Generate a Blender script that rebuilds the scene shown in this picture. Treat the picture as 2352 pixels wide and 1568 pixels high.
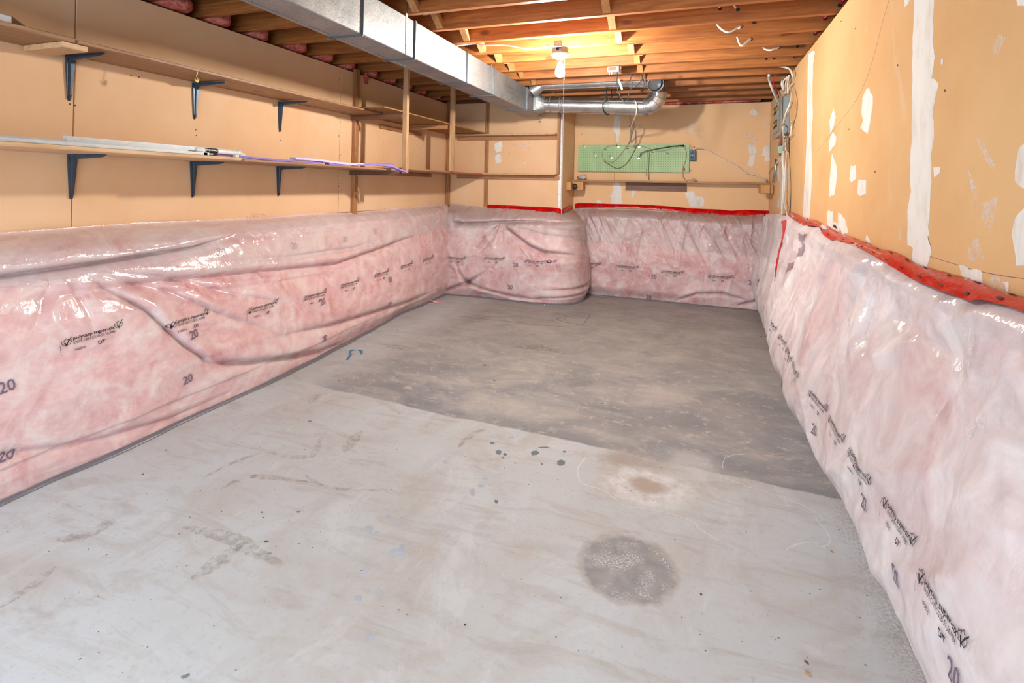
import bpy, math, random
import numpy as np
from mathutils import Vector, Matrix
random.seed(7); RNG = np.random.RandomState(11)
scene = bpy.context.scene
for o in list(bpy.data.objects): bpy.data.objects.remove(o)
COL = scene.collection
R = math.radians
# ---------------------------------------------------------------- camera
F, YAW, ROLL, CY, CX, EYE = 1207.5, R(19.7), R(1.152), 426.2, 1176.0, 1.2
camd = bpy.data.cameras.new('camera'); cam = bpy.data.objects.new('camera', camd); COL.objects.link(cam)
camd.sensor_width = 36; camd.lens = 36*F/2352; camd.clip_start = .02
camd.shift_y = -(784-CY)/2352
_c, _s = math.cos(YAW), math.sin(YAW)
_r = Vector((_c, _s, 0)); _u = Vector((0, 0, 1)); _f = Vector((-_s, _c, 0))
_c2, _s2 = math.cos(ROLL), math.sin(ROLL)
RX = _r*_c2 + _u*_s2; UX = _u*_c2 - _r*_s2
cam.matrix_world = Matrix(((RX.x, UX.x, -_f.x, 0), (RX.y, UX.y, -_f.y, 0), (RX.z, UX.z, -_f.z, EYE), (0, 0, 0, 1)))
scene.camera = cam
# ---------------------------------------------------------------- light, exposure
world = bpy.data.worlds.new('world'); scene.world = world; world.use_nodes = True
bg = world.node_tree.nodes['Background']; bg.inputs[0].default_value = (.86, .93, 1, 1); bg.inputs[1].default_value = 1.0
BULB_STRENGTH = 1950.0
vs = scene.view_settings; scene.display_settings.display_device = 'sRGB'
vs.view_transform = 'Standard'; vs.look = 'None'; vs.exposure = 0.56; vs.gamma = 1; vs.use_curve_mapping = False
scene.cycles.max_bounces = 6; scene.cycles.diffuse_bounces = 4; scene.cycles.glossy_bounces = 3; scene.cycles.transparent_max_bounces = 10
scene.cycles.use_adaptive_sampling = True; scene.cycles.adaptive_threshold = .03; scene.cycles.sample_clamp_indirect = 5.0; scene.cycles.caustics_reflective = False; scene.cycles.caustics_refractive = False
def area(name, loc, rot, sx, sy, power, col):
    l = bpy.data.lights.new(name, 'AREA'); l.shape = 'RECTANGLE'; l.size = sx; l.size_y = sy; l.energy = power; l.color = col
    o = bpy.data.objects.new(name, l); COL.objects.link(o); o.location = loc; o.rotation_euler = rot; return o
# daylight coming in through the wide opening behind the camera
area('daylight_opening', (-1.0, -1.50, .98), (R(80), 0, 0), 3.3, 1.35, 66, (.72, .87, 1))
# added fill light, unseen behind the camera, lifting the dim blanket tops
area('added_fill_light', (-1.0, -.45, 2.05), (0, 0, 0), .35, .35, 20, (.86, .94, 1))

# ---------------------------------------------------------------- helpers
def ray(x, y):
    return RX*((x-CX)/F) - UX*((y-CY)/F) + _f
def PX(x, y, ax, v):            # where the line of sight through a point of the photograph meets a wall, shelf or floor plane
    d = ray(x, y); k = 'xyz'.index(ax); o = Vector((0, 0, EYE)); return o + d*((v-o[k])/d[k])
def tag(o, label=None, cat=None, group=None, kind=None):
    for k, v in (('label', label), ('category', cat), ('group', group), ('kind', kind)):
        if v: o[k] = v
    return o
def org(o):
    p = Vector((0, 0, 0))
    while o: p = p + o.location; o = o.parent
    return p
def thing(name, loc, label, cat, group=None):
    o = bpy.data.objects.new(name, None); COL.objects.link(o); o.location = loc; o.empty_display_size = .1
    return tag(o, label, cat, group)
def mesh_obj(name, verts, faces, m, parent=None, smooth=False, loc=None, mats=None):
    """verts in world coordinates"""
    base = org(parent)
    if parent is None:
        base = Vector(loc) if loc is not None else Vector((0, 0, 0))
    me = bpy.data.meshes.new(name)
    V = np.asarray(verts, dtype=float).reshape(-1, 3) - np.array(base)
    me.from_pydata(V.tolist(), [], [tuple(f) for f in faces])
    if smooth: me.polygons.foreach_set('use_smooth', [True]*len(me.polygons))
    me.materials.append(m)
    if mats:
        for q in mats[0]: me.materials.append(q)
        me.polygons.foreach_set('material_index', mats[1])
    me.update()
    o = bpy.data.objects.new(name, me); COL.objects.link(o)
    if parent is not None: o.parent = parent
    else: o.location = base
    return o
class MB:
    def __init__(s): s.v = []; s.f = []; s.mi = []; s.cur = 0
    def add(s, vs_, fs):
        n = len(s.v); s.v += [tuple(p) for p in vs_]; s.f += [tuple(i+n for i in f) for f in fs]; s.mi += [s.cur]*len(fs); return s
    def box(s, a, b, ch=0.0):
        x0, x1 = sorted((a[0], b[0])); y0, y1 = sorted((a[1], b[1])); z0, z1 = sorted((a[2], b[2]))
        ch = min(ch, .3*min(x1-x0, y1-y0, z1-z0))
        if ch <= 0:
            return s.add([(x0,y0,z0),(x1,y0,z0),(x1,y1,z0),(x0,y1,z0),(x0,y0,z1),(x1,y0,z1),(x1,y1,z1),(x0,y1,z1)],
              [(0,3,2,1),(4,5,6,7),(0,1,5,4),(1,2,6,5),(2,3,7,6),(3,0,4,7)])
        import itertools
        P = []; idx = {}
        c = ((x0, x1), (y0, y1), (z0, z1))
        for sx, sy, sz in itertools.product((0, 1), repeat=3):
            p = [c[0][sx], c[1][sy], c[2][sz]]; sg = (1-2*sx, 1-2*sy, 1-2*sz)
            for k in range(3):   # vertex lying on the face with normal k
                q = list(p)
                for j in range(3):
                    if j != k: q[j] += sg[j]*ch
                idx[(sx, sy, sz, k)] = len(P); P.append(q)
        Fc = []
        for k in range(3):
            o1, o2 = [j for j in range(3) if j != k]
            for side in (0, 1):
                loop = []
                for a_, b_ in ((0,0),(1,0),(1,1),(0,1)):
                    t = [0,0,0]; t[k] = side; t[o1] = a_; t[o2] = b_; loop.append(idx[(*t, k)])
                if (side == 1) != (k != 1): loop.reverse()
                Fc.append(loop)
        for k in range(3):
            o1, o2 = [j for j in range(3) if j != k]
            for a_ in (0, 1):
                for b_ in (0, 1):
                    t0 = [0,0,0]; t0[o1] = a_; t0[o2] = b_; t1 = list(t0); t1[k] = 1
                    q = [idx[(*t0, o1)], idx[(*t1, o1)], idx[(*t1, o2)], idx[(*t0, o2)]]
                    if ((a_ + b_) % 2 == 0) != (k == 1): q.reverse()
                    Fc.append(q)
        for sx, sy, sz in itertools.product((0, 1), repeat=3):
            t = [idx[(sx, sy, sz, 0)], idx[(sx, sy, sz, 1)], idx[(sx, sy, sz, 2)]]
            if (sx+sy+sz) % 2 == 0: t.reverse()
            Fc.append(t)
        return s.add(P, Fc)
    def tube(s, pts, r, n=8, cap=True, closed=False):
        pts = [Vector(p) for p in pts]; m = len(pts); rs = r if isinstance(r, (list, tuple)) else [r]*m
        t = []
        for i in range(m):
            a = pts[max(i-1, 0)] if not closed else pts[i-1]; b = pts[min(i+1, m-1)] if not closed else pts[(i+1) % m]
            d = (b-a); t.append(d.normalized() if d.length > 1e-9 else Vector((0, 0, 1)))
        up = Vector((0, 0, 1)) if abs(t[0].z) < .9 else Vector((1, 0, 0))
        nrm = (up - t[0]*up.dot(t[0])).normalized(); V = []
        for i in range(m):
            nrm = nrm - t[i]*nrm.dot(t[i])
            nrm = nrm.normalized() if nrm.length > 1e-6 else t[i].orthogonal().normalized()
            bn = t[i].cross(nrm)
            for k in range(n):
                a = 2*math.pi*k/n; V.append(pts[i] + (nrm*math.cos(a) + bn*math.sin(a))*rs[i])
        Fs = []
        for i in range(m if closed else m-1):
            j = (i+1) % m
            for k in range(n):
                Fs.append((i*n+k, i*n+(k+1) % n, j*n+(k+1) % n, j*n+k))
        if cap and not closed: Fs += [tuple(reversed(range(n))), tuple(range((m-1)*n, m*n))]
        return s.add(V, Fs)
    def lathe(s, c, prof, n=20, axis='z', start=0, end=2*math.pi, off=lambda h: (0, 0)):
        c = Vector(c); V = []
        for r, h in prof:
            for k in range(n):
                a = 2*math.pi*k/n; p = (r*math.cos(a), r*math.sin(a), h)
                if axis == 'x': p = (p[2], p[0], p[1])
                if axis == 'y': p = (p[0], p[2], -p[1])
                V.append(c + Vector(p))
        Fs = []
        for i in range(len(prof)-1):
            for k in range(n): Fs.append((i*n+k, i*n+(k+1) % n, (i+1)*n+(k+1) % n, (i+1)*n+k))
        return s.add(V, Fs)
    def prism(s, poly, d):      # polygon of points pushed along d
        poly = [Vector(p) for p in poly]; n = len(poly); d = Vector(d)
        return s.add(poly + [p+d for p in poly], [tuple(range(n)), tuple(reversed(range(n, 2*n)))] + [(i, n+i, n+(i+1) % n, (i+1) % n) for i in range(n)])
    def build(s, name, m, parent=None, smooth=False, loc=None, mats=None):
        return mesh_obj(name, s.v, s.f, m, parent, smooth, loc, (mats, s.mi) if mats else None)
def boxo(name, a, b, m, parent=None, ch=0.0, loc=None):
    if parent is None and loc is None: loc = ((a[0]+b[0])/2, (a[1]+b[1])/2, min(a[2], b[2]))
    return MB().box(a, b, ch).build(name, m, parent, loc=loc)
def spline(pts, k=6):
    P = [Vector(p) for p in pts]; out = []
    for i in range(len(P)-1):
        p0, p1, p2, p3 = P[max(i-1, 0)], P[i], P[i+1], P[min(i+2, len(P)-1)]
        for j in range(k):
            t = j/k; out.append(.5*((2*p1)+(p2-p0)*t+(2*p0-5*p1+4*p2-p3)*t*t+(3*p1-p0-3*p2+p3)*t**3))
    out.append(P[-1]); return out

# ---------------------------------------------------------------- materials
def s2l(c):
    return tuple((x/12.92 if x <= .04045 else ((x+.055)/1.055)**2.4) for x in [v/255 for v in c])
class Mat:
    def __init__(s, name):
        s.m = bpy.data.materials.new(name); s.m.use_nodes = True; s.nt = s.m.node_tree; s.N = s.nt.nodes; s.L = s.nt.links
        s.b = s.N['Principled BSDF']; s.out = s.N['Material Output']
    def new(s, t, **kw):
        n = s.N.new(t)
        for k, v in kw.items():
            if k.startswith('i_'): n.inputs[int(k[2:]) if k[2:].isdigit() else k[2:].replace('_', ' ')].default_value = v
            else: setattr(n, k, v)
        return n
    def lk(s, a, b): s.L.new(a, b); return s
    def coords(s, kind='Object', scale=(1, 1, 1), rot=(0, 0, 0), rnd=False):
        tc = s.new('ShaderNodeTexCoord'); mp = s.new('ShaderNodeMapping'); mp.inputs['Scale'].default_value = scale; mp.inputs['Rotation'].default_value = rot
        s.lk(tc.outputs[kind], mp.inputs[0])
        if rnd:
            oi = s.new('ShaderNodeObjectInfo'); mu = s.new('ShaderNodeMath', operation='MULTIPLY'); mu.inputs[1].default_value = 37.0
            s.lk(oi.outputs['Random'], mu.inputs[0]); s.lk(mu.outputs[0], mp.inputs['Location'])
        return mp.outputs[0]
    def noise(s, vec, scale, detail=4, rough=.55, dist=0):
        n = s.new('ShaderNodeTexNoise'); n.inputs['Scale'].default_value = scale; n.inputs['Detail'].default_value = detail
        n.inputs['Roughness'].default_value = rough; n.inputs['Distortion'].default_value = dist; s.lk(vec, n.inputs['Vector']); return n.outputs[0]
    def ramp(s, fac, stops):
        r = s.new('ShaderNodeValToRGB'); e = r.color_ramp.elements
        while len(e) < len(stops): e.new(.5)
        for el, (p, c) in zip(e, stops):
            el.position = p; el.color = (*c, 1) if isinstance(c, tuple) else (c, c, c, 1)
        s.lk(fac, r.inputs[0]); return r.outputs[0]
    def mix(s, fac, a, b, mode='MIX'):
        m = s.new('ShaderNodeMix', data_type='RGBA', blend_type=mode)
        for v, i in ((fac, 0), (a, 6), (b, 7)):
            if hasattr(v, 'links'): s.lk(v, m.inputs[i])
            else: m.inputs[i].default_value = v if i == 0 else (*v[:3], 1)
        return m.outputs[2]
    def math(s, op, a, b=0.0, c=None):
        m = s.new('ShaderNodeMath', operation=op)
        for i, v in enumerate((a, b) if c is None else (a, b, c)):
            if hasattr(v, 'links'): s.lk(v, m.inputs[i])
            else: m.inputs[i].default_value = v
        return m.outputs[0]
    def bump(s, h, strength=.3, dist=.01, normal=None):
        b = s.new('ShaderNodeBump'); b.inputs['Strength'].default_value = strength; b.inputs['Distance'].default_value = dist
        s.lk(h, b.inputs['Height']); return b.outputs[0]
    def fin(s, col=None, rough=None, metal=None, nrm=None, spec=None):
        for v, k in ((col, 'Base Color'), (rough, 'Roughness'), (metal, 'Metallic'), (nrm, 'Normal'), (spec, 'Specular IOR Level')):
            if v is None: continue
            if hasattr(v, 'links'): s.lk(v, s.b.inputs[k])
            else: s.b.inputs[k].default_value = (*v, 1) if isinstance(v, tuple) else v
        return s.m
def plain(name, col, rough=.6, metal=0, var=.06):
    s = Mat(name); v = s.coords(); n = s.noise(v, 35, 3)
    lo = tuple(max(0, c*(1-var*2)) for c in col); hi = tuple(min(1, c*(1+var)) for c in col)
    return s.fin(s.ramp(n, [(.3, lo), (.7, hi)]), rough, metal)
def wood(name, axis, light, mid, dark, knots=True, rough=.55):
    s = Mat(name); sc = [1, 1, 1]; sc['xyz'.index(axis)] = .07
    v = s.coords(scale=tuple(sc), rnd=True)
    n1 = s.noise(v, 28, 5, .6, 1.2); n2 = s.noise(v, 140, 3, .6)
    g = s.math('ADD', s.math('MULTIPLY', n1, .75), s.math('MULTIPLY', n2, .25))
    col = s.ramp(g, [(.3, dark), (.5, mid), (.72, light)])
    v2 = s.coords(scale=(1, 1, 1), rnd=True); big = s.noise(v2, 2.2, 3)
    col = s.mix(s.ramp(big, [(.35, 0.0), (.7, .35)]), col, tuple(c*.72 for c in mid))
    if knots:
        vk = s.coords(scale=tuple(.45 if i == 'xyz'.index(axis) else 1.0 for i in range(3)), rnd=True)
        w = s.new('ShaderNodeTexVoronoi'); w.inputs['Scale'].default_value = 5.5; s.lk(vk, w.inputs['Vector'])
        k = s.ramp(w.outputs['Distance'], [(.055, 1.0), (.12, 0.0)]); col = s.mix(s.math('MULTIPLY', k, .75), col, tuple(c*.3 for c in dark))
    return s.fin(col, rough, nrm=s.bump(g, .15, .004))
def L_(r, g, b): return s2l((r, g, b))
M = {}
PL, PM, PD = (.54, .215, .055), (.36, .12, .026), (.17, .045, .010)
M['jx'] = wood('joist_wood', 'x', PL, PM, PD)
M['jz'] = wood('bridging_wood', 'z', (.66, .36, .14), (.50, .25, .09), (.32, .13, .04))
M['postz'] = wood('post_wood', 'z', (.58, .31, .14), (.40, .185, .07), (.16, .06, .025))
M['pale'] = wood('pale_post_wood', 'z', (.66, .46, .28), (.48, .28, .14), (.24, .12, .06))
M['bary'] = wood('shelf_wood', 'y', (.50, .29, .16), (.34, .175, .085), (.18, .08, .035), rough=.5)
M['edge'] = wood('shelf_edge_wood', 'y', (.78, .58, .38), (.66, .42, .23), (.42, .22, .10), knots=False)
M['darkx'] = wood('rail_wood', 'x', (.26, .13, .07), (.17, .075, .04), (.08, .035, .02), knots=False)
M['railx'] = wood('ledger_wood', 'x', (.55, .30, .14), (.40, .19, .08), (.22, .09, .04))
M['raily'] = wood('cleat_wood', 'y', (.52, .27, .12), (.38, .17, .07), (.20, .08, .035))
M['orange'] = wood('block_wood', 'z', (.72, .40, .16), (.60, .30, .10), (.40, .17, .05))
s = Mat('osb'); v = s.coords(scale=(1, .45, 1)); w = s.new('ShaderNodeTexVoronoi'); w.inputs['Scale'].default_value = 60; s.lk(v, w.inputs['Vector'])
M['osb'] = s.fin(s.mix(s.math('MULTIPLY', s.ramp(w.outputs['Distance'], [(.2, 0.0), (.6, 1.0)]), .5), s.ramp(s.noise(v, 55, 5), [(.3, (.20, .08, .02)), (.55, (.42, .22, .07)), (.8, (.60, .36, .14))]), (.20, .09, .03)), .7)
s = Mat('subfloor'); v = s.coords()
M['sub'] = s.fin(s.ramp(s.noise(v, 30, 5), [(.3, (.08, .03, .015)), (.7, (.22, .10, .04))]), .8)

def drywall(name, base, lo):
    s = Mat(name); v = s.coords(); n = s.noise(v, 1.6, 5, .6); f = s.noise(v, 260, 2)
    col = s.ramp(n, [(.3, lo), (.62, base)])
    sm = s.noise(s.coords(scale=(1, 1, .35)), 5, 5, .62, .8)
    col = s.mix(s.math('MULTIPLY', s.ramp(sm, [(.6, 0.0), (.74, 1.0)]), .25), col, (.70, .64, .56))
    dk = s.noise(v, 11, 6, .7, .5)
    col = s.mix(s.math('MULTIPLY', s.ramp(dk, [(.66, 0.0), (.8, 1.0)]), .22), col, (.35, .22, .13))
    return s.fin(col, .85, nrm=s.bump(f, .08, .002), spec=.25)
M['dwl'] = drywall('drywall_paper_tan', (.77, .52, .32), (.71, .44, .245))
M['dwr'] = drywall('drywall_paper_buff', (.80, .54, .31), (.75, .47, .24))
M['dwx'] = drywall('drywall_paper_right', (.68, .425, .205), (.60, .345, .145))  # same paper as the far wall, coloured darker to offset strong bulb light
s = Mat('joint_compound'); v = s.coords(scale=(1, 1, .4)); n = s.noise(v, 14, 5, .6)
M['mud'] = s.fin(s.ramp(n, [(.25, (.58, .51, .42)), (.5, (.72, .70, .66)), (.8, (.78, .77, .75))]), .8, nrm=s.bump(n, .4, .004))
s = Mat('thin_compound'); v = s.coords(); n = s.noise(v, 40, 6, .7); s.fin((.82, .78, .72), .8)
tr = s.new('ShaderNodeBsdfTransparent'); mx = s.new('ShaderNodeMixShader')
s.lk(s.ramp(n, [(.38, .03), (.66, .55)]), mx.inputs[0]); s.lk(tr.outputs[0], mx.inputs[1]); s.lk(s.b.outputs[0], mx.inputs[2]); s.lk(mx.outputs[0], s.out.inputs[0])
M['smear'] = s.m
s = Mat('galvanised_steel'); v = s.coords(); w = s.new('ShaderNodeTexVoronoi'); w.inputs['Scale'].default_value = 150; s.lk(v, w.inputs['Vector'])
n = s.noise(v, 6, 4); n3 = s.noise(v, 120, 4, .75)
c = s.ramp(n, [(.3, (.24, .26, .28)), (.7, (.38, .38, .37))])
c = s.mix(s.ramp(n3, [(.38, .75), (.47, 0.0)]), c, (.13, .11, .10))
M['galv'] = s.fin(c, s.ramp(w.outputs['Distance'], [(0.0, .38), (.6, .56)]), .72, nrm=s.bump(s.noise(v, 9, 3), .25, .012))
s = Mat('pipe_steel'); v = s.coords(scale=(.3, 1, 1)); n = s.noise(v, 22, 4); n3 = s.noise(v, 160, 3, .7)
c = s.ramp(n, [(.3, (.42, .43, .43)), (.7, (.78, .77, .75))]); c = s.mix(s.ramp(n3, [(.36, .5), (.46, 0.0)]), c, (.3, .28, .27))
M['pipe'] = s.fin(c, .24, .92, nrm=s.bump(s.noise(v, 30, 3), .15, .004))
M['seam'] = plain('duct_seam_steel', (.20, .24, .28), .35, .8)
M['bracket'] = plain('slate_blue_enamel', (.045, .075, .115), .28, .35)
M['dark'] = plain('dark_hole', (.012, .010, .010), .8)
M['screw'] = plain('screw_head_steel', (.05, .045, .04), .5, .5)
M['black'] = plain('black_rubber', (.015, .015, .017), .45)
M['white'] = plain('white_cable_sheath', (.74, .71, .64), .45)
M['beigecord'] = plain('tan_cord', (.42, .33, .20), .5)
M['olive'] = plain('olive_cord', (.16, .14, .06), .5)
M['redcab'] = plain('red_cable_sheath', (.55, .02, .07), .4)
M['panel'] = plain('grey_panel_enamel', (.36, .36, .33), .35, .3)
M['panelb'] = plain('grey_blue_box_steel', (.30, .38, .42), .38, .4)
M['yellow'] = plain('yellow_sticker', (.75, .50, .06), .6)
M['orng'] = plain('orange_plastic', (.80, .18, .03), .5)
M['green'] = plain('pale_green_relay', (.36, .60, .44), .55)
M['purple'] = plain('purple_foam', (.27, .19, .56), .7)
M['lilac'] = plain('lilac_foam', (.58, .50, .78), .7)
M['alu'] = plain('aluminium_track', (.50, .54, .56), .4, .25)
M['clear'] = plain('white_plastic', (.78, .77, .73), .3)
M['ceramic'] = plain('white_porcelain', (.86, .83, .76), .25)
M['hook'] = plain('chrome_hook', (.75, .76, .82), .2, .8)
M['wire'] = plain('blackened_wire', (.04, .035, .03), .4, .7)
M['outlet'] = plain('blue_grey_outlet_box', (.07, .13, .19), .5, .3)
M['bluetie'] = plain('blue_plastic', (.05, .23, .38), .35)
M['red'] = plain('red_bit', (.6, .03, .03), .5)
M['chip'] = plain('wood_chip', (.12, .05, .02), .8)
M['tanchip'] = plain('tan_chip', (.45, .24, .10), .8)
M['bead'] = plain('metal_corner_bead', (.80, .80, .78), .5, .1)
M['ink'] = plain('black_ink', (.012, .008, .016), .7)
M['greyink'] = plain('faded_ink', (.16, .13, .19), .7)
M['conc'] = plain('foundation_concrete', (.40, .38, .35), .9)
M['cardb'] = plain('white_cardboard', (.62, .64, .66), .7)
M['paintgrey'] = plain('grey_floor_paint', (.16, .20, .24), .7)
M['paintblue'] = plain('pale_blue_floor_paint', (.44, .49, .56), .8)
M['crack'] = plain('white_crack_line', (.70, .70, .69), .85)
M['rust'] = plain('rust_stain', (.22, .10, .05), .85)
M['yell'] = plain('yellow_glue', (.80, .68, .18), .5)
M['chain'] = plain('pull_chain', (.85, .80, .70), .35, .3)
# glowing glass of the lit bulb
s = Mat('lit_bulb_glass'); e = s.new('ShaderNodeEmission'); e.inputs[0].default_value = (1, .945, .87, 1); e.inputs[1].default_value = BULB_STRENGTH
s.lk(e.outputs[0], s.out.inputs[0]); M['lit'] = s.m
s = Mat('frosted_glass'); s.fin((.62, .60, .64), .3); s.b.inputs['Transmission Weight'].default_value = .35; M['frost'] = s.m
# pegboard
s = Mat('green_pegboard'); v = s.coords(); n = s.noise(v, 3, 3)
M['peg'] = s.fin(s.ramp(n, [(.3, (.28, .47, .22)), (.7, (.42, .60, .33))]), .6)
# red tape
s = Mat('red_sheathing_tape'); v = s.coords(); n = s.noise(v, 7, 4, .6, 1.0)
M['tape'] = s.fin(s.ramp(n, [(.3, (.40, .001, .003)), (.55, (.56, .002, .003)), (.75, (.68, .02, .004))]), .2, nrm=s.bump(s.noise(v, 40, 4, .6, 1.5), .3, .006), spec=.3)
# pink glass-fibre batt
def batt(name, A, B, C):
    s = Mat(name); v = s.coords(); n = s.noise(v, 4.2, 6, .62, 2.2); f = s.noise(s.coords(scale=(1, 1, 1)), 19, 7, .72, 3.0)
    g = s.math('ADD', s.math('MULTIPLY', n, .62), s.math('MULTIPLY', f, .38))
    col = s.ramp(g, [(.38, A), (.5, B), (.60, C)])
    return s.fin(col, .95, nrm=s.bump(f, .5, .008), spec=.1)
M['batt'] = batt('pink_glass_fibre', (.66, .14, .16), (.88, .44, .45), (.96, .82, .80))
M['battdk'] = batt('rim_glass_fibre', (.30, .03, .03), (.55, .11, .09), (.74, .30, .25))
# clear polythene film: sees through, milky where it lies in layers, shiny where it turns
def film(name, milk, col, bumpsc=(1, 1, 1), rot=(0, 0, 0), st=.5, gmax=.22, gr=.17):
    s = Mat(name); v = s.coords(scale=bumpsc, rot=rot); N1 = s.noise(v, 6, 4, .55, 1.2); N2 = s.noise(v, 24, 3, .5, .8)
    nrm = s.bump(s.math('ADD', N1, s.math('MULTIPLY', N2, .35)), st, .03)
    tr = s.new('ShaderNodeBsdfTransparent'); tr.inputs[0].default_value = (.97, .96, .96, 1)
    df = s.new('ShaderNodeBsdfDiffuse'); df.inputs[0].default_value = (*col, 1)
    m1 = s.new('ShaderNodeMixShader'); n = s.noise(s.coords(), 3.5, 5, .6, 1)
    s.lk(s.ramp(n, [(.3, milk*.6), (.7, min(1, milk*1.4))]), m1.inputs[0]); s.lk(tr.outputs[0], m1.inputs[1]); s.lk(df.outputs[0], m1.inputs[2])
    gl = s.new('ShaderNodeBsdfGlossy'); gl.inputs['Roughness'].default_value = gr; gl.inputs[0].default_value = (1, 1, 1, 1); s.lk(nrm, gl.inputs['Normal'])
    fr = s.new('ShaderNodeFresnel'); fr.inputs[0].default_value = 1.5; s.lk(nrm, fr.inputs['Normal'])
    m2 = s.new('ShaderNodeMixShader'); s.lk(s.math('MINIMUM', s.math('MULTIPLY', fr.outputs[0], 1.1), gmax), m2.inputs[0]); s.lk(m1.outputs[0], m2.inputs[1]); s.lk(gl.outputs[0], m2.inputs[2])
    s.lk(m2.outputs[0], s.out.inputs[0]); s.N.remove(s.b); return s.m
M['film'] = film('polythene_film', .38, (.98, .89, .88), st=.22, gmax=.11)
M['filmb'] = film('creased_polythene_film', .32, (.98, .89, .88), (2.6, 1, .7), (0, R(28), 0), .8, .40, .16)
M['filmr'] = film('dusty_polythene_film', .72, (.92, .87, .89), (1, 1.6, .8), (R(-20), 0, 0), .35)
M['film2'] = film('doubled_polythene_film', .30, (.96, .90, .91), gmax=.12)
M['film3'] = film('doubled_creased_film', .20, (.96, .88, .88), (2.6, 1, .7), (0, R(28), 0), .8, .36, .16)
M['hem'] = plain('dusty_film_hem', (.17, .16, .18), .35)

# concrete floor
s = Mat('concrete_floor'); v = s.coords(); sep = s.new('ShaderNodeSeparateXYZ'); tc = s.new('ShaderNodeTexCoord'); s.lk(tc.outputs['Object'], sep.inputs[0])
X, Y = sep.outputs[0], sep.outputs[1]
n1 = s.noise(v, 1.3, 6, .6, .6); n2 = s.noise(v, 7, 8, .7, .4); n3 = s.noise(v, 60, 5, .7); n4 = s.noise(s.coords(scale=(.35, 1.2, 1), rot=(0, 0, R(20))), 9, 7, .7, 1.0)
col = s.ramp(n1, [(.32, (.49, .475, .465)), (.5, (.53, .56, .58)), (.68, (.56, .605, .645))])
col = s.mix(s.math('MULTIPLY', s.ramp(n4, [(.50, 0.0), (.68, 1.0)]), .5), col, (.37, .315, .275))
col = s.mix(s.math('MULTIPLY', s.ramp(s.noise(s.coords(scale=(1.0, .5, 1), rot=(0, 0, R(-35))), 3.0, 7, .66, 1.2), [(.50, 0.0), (.66, 1.0)]), .42), col, (.43, .385, .34))
col = s.mix(s.math('MULTIPLY', s.ramp(s.noise(s.coords(scale=(1.4, .7, 1), rot=(0, 0, R(-30))), 2.2, 7, .7, 1.5), [(.56, 0.0), (.62, 1.0)]), .3), col, (.66, .68, .70))
col = s.mix(s.math('MULTIPLY', s.ramp(n2, [(.56, 0.0), (.75, 1.0)]), .35), col, (.64, .63, .61))
col = s.mix(s.math('MULTIPLY', s.ramp(n3, [(.56, 0.0), (.7, 1.0)]), .3), col, (.26, .245, .235))
# worn grey painted half beyond a ragged edge
edge = s.math('SUBTRACT', Y, s.math('ADD', 2.36, s.math('MULTIPLY', s.noise(s.coords(scale=(1, .2, 1)), 2.0, 5, .55), .14)))
edge = s.math('ADD', edge, s.math('MULTIPLY', s.math('ADD', X, .55), .06))
zone = s.ramp(edge, [(.0, 0.0), (.012, 1.0)])
na = s.noise(s.coords(scale=(.85, 1.15, 1), rot=(0, 0, R(25))), 2.6, 8, .68, .5); nb = s.noise(s.coords(scale=(.85, 1.2, 1)), 13, 9, .8, .3); n5 = s.noise(s.coords(scale=(.8, 1.2, 1)), 5, 8, .72, .8)
zc = s.ramp(na, [(.34, (.20, .215, .235)), (.44, (.29, .295, .31)), (.54, (.39, .385, .38)), (.66, (.50, .475, .45))])
zc = s.mix(s.math('MULTIPLY', s.ramp(s.noise(s.coords(scale=(.7, 1.5, 1)), 1.7, 6, .7, .6), [(.47, 0.0), (.55, 1.0)]), .5), zc, (.25, .255, .265))
zc = s.mix(s.ramp(nb, [(.55, 0.0), (.60, .8)]), zc, (.55, .50, .45))
far = s.ramp(Y, [(0.0, 0.0), (1.0, 1.0)])
farm = s.math('MULTIPLY', s.math('SUBTRACT', Y, 2.9), .5); farm = s.math('MINIMUM', s.math('MAXIMUM', farm, 0.0), .55)
zc = s.mix(farm, zc, s.ramp(n5, [(.4, (.41, .39, .37)), (.58, (.31, .285, .265)), (.7, (.21, .17, .14))]))
lm = s.math('MULTIPLY', s.math('ADD', X, 2.15), 3.0); lm = s.math('MINIMUM', s.math('MAXIMUM', s.math('ADD', lm, s.math('MULTIPLY', n2, .6)), .15), 1.0)
edgedark = s.math('MULTIPLY', s.ramp(edge, [(.0, 1.0), (.16, 0.0)]), s.ramp(s.noise(v, 2.3, 4), [(.4, .0), (.6, .6)]))
zc = s.mix(edgedark, zc, (.165, .18, .205))
col = s.mix(s.math('MULTIPLY', zone, s.math('MULTIPLY', lm, .93)), col, zc)
def dist(cx, cy, sx=1, sy=1, wob=.03, sc=9):
    dx = s.math('MULTIPLY', s.math('SUBTRACT', X, cx), sx); dy = s.math('MULTIPLY', s.math('SUBTRACT', Y, cy), sy)
    d = s.math('SQRT', s.math('ADD', s.math('MULTIPLY', dx, dx), s.math('MULTIPLY', dy, dy)))
    return s.math('ADD', d, s.math('MULTIPLY', s.math('SUBTRACT', s.noise(v, sc, 5, .65), .5), wob*2))
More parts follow.
